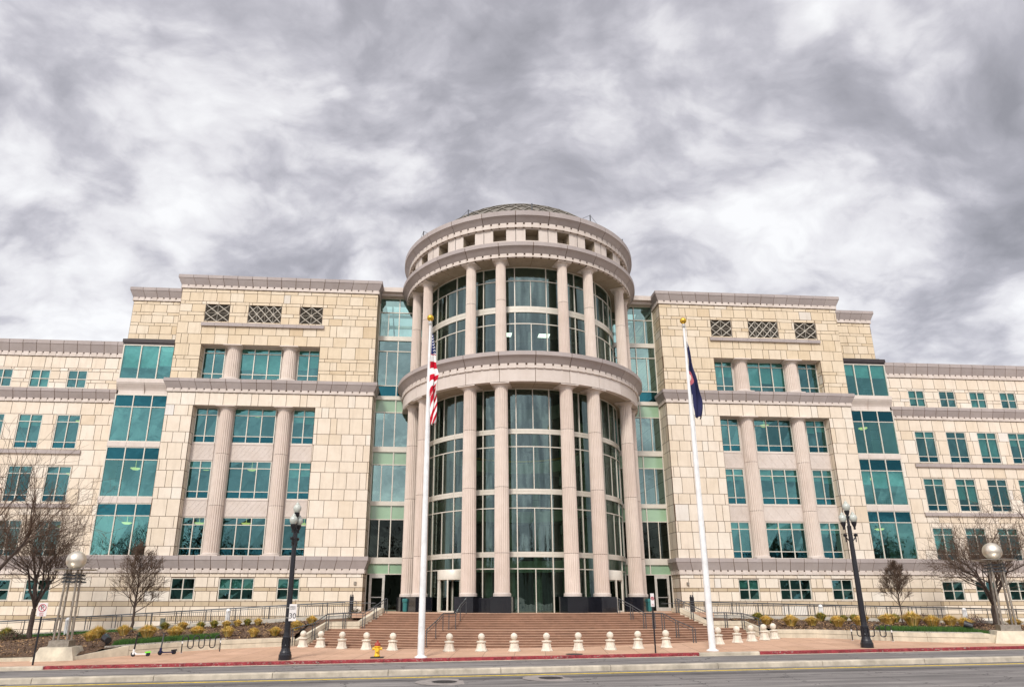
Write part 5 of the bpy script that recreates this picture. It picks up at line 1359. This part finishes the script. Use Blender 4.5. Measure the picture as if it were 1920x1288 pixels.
# bike racks
def bike_rack(x0, y0, x1, y1, lab):
    z = (G(x0, y0) + G(x1, y1)) / 2; L = math.hypot(x1 - x0, y1 - y0); an = math.atan2(y1 - y0, x1 - x0)
    r = tag(empty('bike_rack', ((x0 + x1) / 2, (y0 + y1) / 2, z), an), lab, 'bike rack', 'wave bike racks on the pavement')
    n = 7; p = L / n; pts = [(-L / 2, 0, 0), (-L / 2, 0, .35)]
    rr = p / 2; x = -L / 2; hi, lo = .84, .22
    for k in range(n):
        up = k % 2 == 0; c = x + p / 2
        for i in range(0, 9):
            a_ = math.pi - math.pi * i / 8
            pts.append((c + rr * math.cos(a_), 0, (hi - rr + rr * math.sin(a_)) if up else (lo + rr - rr * math.sin(a_))))
        x += p
    pts += [(L / 2, 0, .35), (L / 2, 0, 0)]
    mb = MB(); mb.tube(pts, .028, 8); mb.build('wave_tube', 'black', r, smooth=True)
    mb = MB(); 
    for sx in (-1, 1): mb.tube([(sx * L / 2, 0, .46), (sx * L / 2, 0, .58)], .031, 8); mb.lathe([(.07, 0), (.07, .01)], (sx * L / 2, 0, 0), 12)
    mb.build('reflective_sleeve', 'white_paint', r)
bike_rack(-19.76, -15.95, -18.04, -15.2, 'black wave bike rack standing before the left planter wall')
bike_rack(16.75, -15.9, 18.4, -17.0, 'black wave bike rack behind the right street lamp')

# scooters
def scooter(x, y, rz, stem_mat, deck_mat, acc_mat, lab):
    r = tag(empty('kick_scooter', (x, y, G(x, y)), rz), lab, 'scooter', 'electric kick scooters parked on the pavement')
    for wx in (-.34, .34):
        mb = MB(); pts = [(wx + .085 * math.cos(i * math.pi / 10), 0, .11 + .085 * math.sin(i * math.pi / 10)) for i in range(21)]; mb.tube(pts, .032, 8, caps=False); mb.tube([(wx, -.03, .11), (wx, .03, .11)], .06, 12)
        mb.build('wheel', 'rubber', r)
    mb = MB(); mb.box(-.24, .27, -.07, .07, .09, .14); mb.build('deck', deck_mat, r)
    mb = MB(); mb.tube([(-.34, 0, .12), (-.32, 0, .34), (-.26, 0, 1.02)], [.045, .04, .032], 10); mb.build('stem', stem_mat, r)
    mb = MB(); mb.tube([(-.34, 0, .10), (-.32, 0, .34)], .06, 10); mb.tube([(-.32, 0, .20), (-.20, 0, .12)], .035, 8); mb.build('fork_cover', deck_mat, r)
    mb = MB(); mb.tube([(-.29, -.24, 1.06), (-.26, 0, 1.03), (-.29, .24, 1.06)], .018, 8); mb.build('handlebar', 'black', r)
    mb = MB(); mb.obox((.34, 0, .20), (1, 0, .1), .13, .05, .035); mb.obox((-.29, 0, .80), (0, 0, 1), .1, .035, .04); mb.build('fender', acc_mat, r)
scooter(-21.35, -17.1, R_(8), 'black', 'white_paint', 'lime', 'white and lime green kick scooter leaning before the left planter wall')
scooter(-20.3, -16.45, R_(38), 'steel_dark', 'navy', 'rubber', 'dark navy kick scooter next to the left bike rack')

# stair handrails
def handrail(pts, lab, dbl=True, parent=None):
    """pts: (x, y, z_floor) along the rail; posts at each"""
    x0, y0, z0 = pts[0]; r = tag(empty('stair_railing', (x0, y0, z0)), lab, 'railing', 'grey railings on the entrance stairs'); loc = (x0, y0, z0)
    for (x, y, z) in pts:
        for o_ in ((-.07, .07) if dbl else (0,)): mb = MB(); mb.tube([(x + o_, y, z), (x + o_, y, z + .88)], .028, 6); mb.build('post', 'steel_dark', r, loc=loc)
    mb = MB(); mb.tube([(x, y, z + .90) for x, y, z in pts], .03, 8); mb.build('handrail', 'steel_dark', r, smooth=True, loc=loc)
    mb = MB(); mb.tube([(x, y - .02, z + .74) for x, y, z in pts], .016, 6); mb.build('lower_bar', 'steel_dark', r, loc=loc)
def sp_(x, yc, z): return (x, ys(x, yc), z)
handrail([sp_(-4.75, -11.0, 0), sp_(-5.15, -12.2, -.40), sp_(-5.45, -13.15, -.85), sp_(-5.85, -13.6, -.85), sp_(-6.2, -14.2, -.85), sp_(-6.6, -15.4, -1.25), sp_(-7.1, -16.7, -1.65)], 'left grey railing on the stairs between terrace and pavement', False)
handrail([sp_(4.85, -11.0, 0), sp_(5.4, -12.1, -.40), sp_(5.9, -13.15, -.85), sp_(6.35, -13.6, -.85), sp_(6.75, -14.2, -.85), sp_(7.2, -15.4, -1.25), sp_(7.75, -16.7, -1.6)], 'right grey railing of doubled posts on the stairs', True)
handrail([(-9.75, -9.5, 0.0), (-10.35, -10.1, -.45), (-10.95, -10.9, -.85), (-12.1, -11.1, -.85), (-13.05, -11.35, -.90), (-13.7, -12.1, -1.4), (-14.75, -13.1, -1.68)], 'grey railing fixed along the left cheek wall of the stairs', True)
handrail([(8.9, -9.8, 0.0), (9.6, -10.5, -.45), (10.3, -11.3, -.85), (11.4, -11.4, -.85), (12.4, -11.6, -.9), (13.0, -12.6, -1.2)], 'grey railing fixed along the right cheek wall of the stairs', True)

# bins by the drum, dark pylons by the ramp ends
for s, lab in ((-1, 'slim dark teal bin standing by the granite plinths, left of the drum'), (1, 'slim dark teal bin standing by the granite plinths, right of the drum')):
    x, y = s * 8.75, -4.2; r = tag(empty('litter_bin', (x, y, 0)), lab, 'bin', 'teal bins beside the drum')
    mb = MB(); mb.lathe([(.15, 0), (.18, .05), (.20, .62), (.22, .64)], n=16); mb.build('body', 'teal_bin', r); mb = MB(); mb.lathe([(.22, .64), (.24, .70), (.24, .86), (.18, .90)], n=16); mb.build('hood', 'teal_bin', r)
for x, lab in ((-12.35, 'dark metal access pylon at the top of the left ramp'), (11.45, 'dark metal access pylon at the top of the right ramp')):
    y = -5.6; z = rampz(x); r = tag(empty('access_pylon', (x, y, z)), lab, 'pylon', 'dark pylons at the ramp tops')
    mb = MB(); mb.box(-.13, .13, -.08, .08, 0, 1.25); mb.build('body', 'black', r); mb = MB(); mb.box(-.10, -.04, -.06, .06, 1.25, 1.38); mb.box(.04, .10, -.06, .06, 1.25, 1.38); mb.build('cap', 'steel_dark', r)
# white path lights
for i, (x, y, lab) in enumerate(((-30.0, -7.0, 'white slatted path light at the left lawn edge'), (-20.2, -6.6, 'white slatted path light on the left ramp edge behind the grass tufts'), (20.3, -6.6, 'white slatted path light on the right ramp edge nearest the stairs'), (30.6, -7.0, 'white slatted path light on the right ramp edge near the ball lamp'))):
    z = bed(x, y); r = tag(empty('path_light', (x, y, z)), lab, 'path light', 'white path lights along the ramps')
    mb = MB(); 
    for k in range(8): a_ = k * math.pi / 4; mb.obox((.11 * math.cos(a_), .11 * math.sin(a_), .45), (math.cos(a_), math.sin(a_), 0), .03, .018, .45)
    mb.lathe([(.06, 0), (.06, .9)], n=10); mb.build('slatted_body', 'white_paint', r); mb = MB(); mb.lathe([(.15, .90), (.15, .95), (.10, 1.04), (.02, 1.07)], n=16); mb.build('cap', 'white_paint', r)
x, y = -24.4, -6.3; r = tag(empty('utility_pedestal', (x, y, bed(x, y))), 'small grey green utility pedestal at the edge of the left bed', 'utility box'); mb = MB(); mb.box(-.12, .12, -.09, .09, 0, .62); mb.build('body', plain('pedestal_paint', (.22, .25, .2), .6), r); mb = MB(); mb.box(-.13, .13, -.10, .10, .62, .68); mb.build('lid', plain('pedestal_lid', (.28, .3, .26), .6), r)

# ornamental grass tufts
def tuft_mesh(n, seed):
    rng = random.Random(seed); me = MB()
    for k in range(n):
        a_ = rng.random() * 6.28; lean = rng.random() ** .6 * 1.25; h = .66 * (1 - .18 * lean) * rng.uniform(.75, 1.05); b0 = Vector((math.cos(a_), math.sin(a_), 0)) * rng.random() * .16
        d = Vector((math.cos(a_), math.sin(a_), 0)); w_ = d.cross(Vector((0, 0, 1))) * rng.uniform(.007, .013)
        p1 = b0 + d * .34 * lean * .55 + Vector((0, 0, h * .75)); p2 = b0 + d * .34 * lean + Vector((0, 0, h * (1 - .28 * lean)))
        mi = 0 if rng.random() < .65 else (1 if rng.random() < .7 else 2)
        me.face([b0 - w_, b0 + w_, p1 + w_, p1 - w_], mi); me.face([p1 - w_, p1 + w_, p2], mi)
    return me
M['straw1'] = plain('golden_straw', (.66, .43, .09), .85, var=.3); M['straw2'] = plain('pale_straw', (.80, .62, .24), .85, var=.2); M['straw3'] = plain('green_straw', (.22, .24, .05), .85, var=.3)
TL = [(-33.0, -8.06, .77), (-25.81, -12.89, .66), (-26.04, -11.52, .75), (-25.12, -10.28, .69), (-22.82, -12.65, .85), (-21.36, -12.58, .77), (-24.0, -6.9, .53), (-22.76, -7.28, .58), (-21.54, -7.58, .5), (-20.35, -11.9, .71), (-20.83, -7.2, .49), (-19.95, -7.6, .48), (-18.52, -12.23, .64), (-19.36, -7.2, .49), (-18.82, -6.9, .49), (-18.1, -7.1, .49), (-17.06, -12.3, .57), (-15.93, -11.96, .63), (-15.09, -10.1, .66), (-14.54, -7.93, .62)]
TR = [(15.3, -7.4, .64), (14.55, -10.23, .71), (15.54, -11.43, .77), (16.98, -11.34, .71), (19.9, -7.2, .65), (20.7, -7.5, .45), (21.4, -7.4, .53), (18.07, -12.36, .78), (22.2, -7.3, .54), (22.9, -7.4, .53), (19.9, -11.63, .66), (24.2, -7.4, .56), (24.76, -7.9, .66), (22.69, -10.38, .84), (23.54, -11.45, .99), (24.48, -11.96, .84), (26.86, -10.4, .8), (26.4, -12.3, .78), (29.68, -12.31, .72)]
protos = []
for q in range(4):
    o = tuft_mesh(1100, q).build('ornamental_grass', ['straw1', 'straw2', 'straw3'] if q < 3 else ['straw3', 'straw1', 'blade2']); protos.append([o, False])
allt = [(t, -1, i) for i, t in enumerate(TL)] + [(t, 1, i) for i, t in enumerate(TR)]
for (x, y, wd), s, i in allt:
    back = y > -8.2; pr = protos[3] if (back and i % 2 == 0) else protos[(i * 7 + (s > 0)) % 3]
    if pr[1]: o = pr[0].copy(); COL.objects.link(o)
    else: o = pr[0]; pr[1] = True
    k = wd / .62; o.location = (x, y, bed(x, y)); o.rotation_euler = (0, 0, rnd() * 6.28); o.scale = (k * random.uniform(.92, 1.1), k, k * random.uniform(.85, 1.02))
    side = 'left' if s < 0 else 'right'; lst = sorted([t for t in (TL if s < 0 else TR) if (t[1] > -8.2) == back], key=lambda t: t[0]); od = ordn[min(17, lst.index((x, y, wd)))] if lst.index((x, y, wd)) < 18 else 'last'
    tag(o, 'tuft of golden ornamental grass in the %s row of the %s bed, %s from the left' % ('back' if back else 'front', side, od), 'ornamental grass', 'golden grass tufts in the planting beds')
# low shrubs
def shrub_mesh(n, rx, h, seed):
    rng = random.Random(seed); me = MB()
    for k in range(n):
        d = Vector((rng.gauss(0, 1), rng.gauss(0, 1), abs(rng.gauss(0, 1)))).normalized(); e = d * rng.uniform(.55, 1); p = Vector((e.x * rx, e.y * rx, e.z * h + .03)); q = Vector((rng.uniform(-1, 1), rng.uniform(-1, 1), rng.uniform(-1, 1))).normalized() * .05; w_ = q.cross(d).normalized() * .02
        me.face([p - w_, p + w_, p + q + w_, p + q - w_], rng.randrange(2))
        if k % 12 == 0: me.tube([(0, 0, 0), tuple(p)], .006, 3, 2)
    return me
M['purple_leaf'] = plain('purple_brown_leaf', (.12, .06, .05), .9, var=.4); M['olive_leaf'] = plain('olive_leaf', (.07, .085, .035), .9, var=.4)
for k, (x, y, rx, h, ms, lab) in enumerate(((-32.1, -8.9, .8, .55, ('olive_leaf', 'purple_leaf'), 'dull olive rounded shrub at the far left of the bed'), (-22.1, -10.6, .45, .4, ('purple_leaf', 'twig'), 'small brown shrub between golden tufts in the left bed'), (-11.9, -7.0, .55, .75, ('olive_leaf', 'purple_leaf'), 'dark bushy shrub at the top of the left cheek wall'), (27.9, -11.2, .75, .75, ('purple_leaf', 'twig'), 'bare purplish shrub left of the right ball lamp'), (26.0, -9.2, .6, .7, ('purple_leaf', 'twig'), 'bare reddish shrub in front of the large right tree'), (19.5, -9.6, .35, .3, ('olive_leaf', 'blade2'), 'small green shrub in the middle of the right bed'), (-23.5, -11.5, .35, .32, ('blade2', 'olive_leaf'), 'small green shrub beside the left strip of ground cover'))):
    o = shrub_mesh(900, rx, h, k).build('shrub', [ms[0], ms[1], 'bark']); o.location = (x, y, bed(x, y)); tag(o, lab, 'shrub', 'low shrubs in the planting beds')

# bare trees
def bare_tree(seed, H, spread, trunk_r, levels=5, fork=.28, lean=(0, 0), leader=False):
    rng = random.Random(seed); tr = MB(); tw = MB()
    def grow(p, d, L, r, lv):
        r = max(r, .0075); n = 5 if lv > 1 else 4; pts = [p]; rs = [r]; q = p; dd = d
        for i in range(n):
            dd = (dd + Vector((rng.gauss(0, .13), rng.gauss(0, .13), rng.gauss(.05, .08)))).normalized(); q = q + dd * L / n; pts.append(q); rs.append(r * (1 - .42 * (i + 1) / n))
        (tr if lv >= 3 else tw).tube(pts, rs, 7 if lv >= 4 else (5 if lv >= 3 else 3), 0, caps=False)
        if lv == 0: return
        nb = {5: 6, 4: 6, 3: 6, 2: 5, 1: 4}.get(lv, 4)
        for k in range(nb):
            f = rng.uniform(.35, 1.0) if k < nb - 1 else 1.0
            i = min(n - 1, int(f * n)); ff = f * n - i; b0 = pts[i].lerp(pts[i + 1], min(1, ff))
            az = rng.random() * 6.28; sp = rng.uniform(.35, .85) * spread
            u = d.cross(Vector((math.cos(az), math.sin(az), .3))).normalized()
            nd = (dd * math.cos(sp) + u * math.sin(sp) + Vector((0, 0, .09))).normalized()
            grow(b0, nd, L * rng.uniform(.52, .78), r * rng.uniform(.38, .55) * (1 - .25 * f), lv - 1)
    tp = [Vector((0, 0, -.1))]; hh = H * fork
    for i in range(4): tp.append(Vector((lean[0] * (i + 1) / 4 * hh + rng.uniform(-.03, .03), lean[1] * (i + 1) / 4 * hh, hh * (i + 1) / 4)))
    tr.tube(tp, [trunk_r * 1.25, trunk_r * 1.05, trunk_r, trunk_r * .95, trunk_r * .9], 9)
    top = tp[-1]; n0 = 5
    if leader:      # a single leader with limbs rising off it all the way up
        lp = [top]
        for i in range(7): lp.append(lp[-1] + Vector((rng.uniform(-.05, .05), rng.uniform(-.05, .05), H * (1 - fork) * .88 / 7)))
        tr.tube(lp, [trunk_r * (.88 - .11 * i) for i in range(8)], 7)
        for k in range(26):
            f = (k + rng.random()) / 26; i = min(6, int(f * 7)); b0 = lp[i].lerp(lp[i + 1], f * 7 - i); az = k * 2.4 + rng.uniform(-.4, .4); sp = (.95 - .45 * f) * spread
            d = Vector((math.cos(az) * math.sin(sp), math.sin(az) * math.sin(sp), math.cos(sp))); grow(b0, d, H * (.27 - .15 * f) * (.75 + .25 * min(1, f * 5)), trunk_r * (.42 - .25 * f), 3)
        return tr, tw
    for k in range(n0):
        az = 6.28 * k / n0 + rng.uniform(-.4, .4); sp = rng.uniform(.25, .62) * spread
        d = Vector((math.cos(az) * math.sin(sp), math.sin(az) * math.sin(sp), math.cos(sp))); grow(top, d, H * rng.uniform(.30, .40), trunk_r * rng.uniform(.45, .6), levels - 1)
    grow(top, Vector((lean[0], lean[1], 1)).normalized(), H * .42, trunk_r * .6, levels - 1)
    return tr, tw
def place_tree(seed, x, y, z, H, spread, r, lab, levels=4, fork=.28, lean=(0, 0), grp='bare trees before the courthouse', leader=False):
    e = tag(empty('bare_tree', (x, y, z)), lab, 'tree', grp)
    tr, tw = bare_tree(seed, H, spread, r, levels, fork, lean, leader)
    tr.build('trunk', 'bark', e, smooth=True); tw.build('crown', 'twig', e)
    return e
place_tree(3, -31.35, -8.6, -1.3, 7.9, 1.15, .14, 'large bare dark tree behind the no parking sign at left', 5, .20)
place_tree(8, -25.6, -8.0, -1.05, 4.9, .95, .085, 'small bare tree left of the base windows behind the left bed', 5, .20, leader=True)
place_tree(14, 31.9, -8.2, -.8, 7.8, 1.2, .20, 'large bare dark tree behind the right ball lamp', 5, .16)
place_tree(21, 25.5, -7.6, -.65, 3.7, .8, .05, 'slender young bare tree in the middle of the right bed', 3, .26, leader=True)
place_tree(33, -27.9, -19.3, -1.9, 9.4, 1.1, .17, 'bare tree whose budding branches reach in from the left edge', 4, .32, lean=(-.12, 0))
place_tree(41, 27.9, -19.0, -1.4, 8.4, 1.1, .16, 'bare tree whose budding branches reach in from the right edge', 4, .32, lean=(.10, 0))

# across the street (seen mirrored in the lower windows)
mb = MB(); rng = random.Random(5)
for k in range(46):
    cx_ = -130 + k * 5.8 + rng.uniform(-2, 2); cy_ = rng.uniform(-96, -78); h = rng.uniform(9, 17); rr0 = rng.uniform(2.4, 4)
    mb.tube([(cx_, cy_, -2.2), (cx_, cy_, h * .5)], [.3, .15], 6, 0)
    for j in range(420):
        d = Vector((rng.gauss(0, 1), rng.gauss(0, 1), rng.gauss(0, 1))).normalized() * rng.uniform(.3, 1); p = Vector((cx_ + d.x * rr0, cy_ + d.y * rr0, h * .6 + d.z * h * .42))
        e = Vector((rng.uniform(-1, 1), rng.uniform(-1, 1), rng.uniform(-.4, 1))).normalized() * rng.uniform(.3, .8); f_ = e.cross(d).normalized() * rng.uniform(.05, .22)
        mb.face([p - f_, p + f_, p + e + f_, p + e - f_], 1 + (k % 2))
tag(mb.build('distant_trees', ['bark', 'twig', 'olive_leaf']), 'dark row of trees across the street mirrored in the lower windows', 'trees', kind='stuff')
mb = MB(); pts = []
for i in range(61):
    x = -1500 + 50 * i; h = 62 + 40 * noise.noise(Vector((x * .0022, 1.3, 0))) + 14 * noise.noise(Vector((x * .011, 4, 0))); pts.append((x, h))
for (x0, h0), (x1, h1) in zip(pts, pts[1:]):
    mb.face([(x0, -850, -3), (x0, -1150, h0), (x1, -1150, h1), (x1, -850, -3)])
M['hill'] = plain('hill_scrub', (.06, .07, .05), .95, var=.3, vscale=.02)
mb.build('hills', 'hill')['kind'] = 'structure'
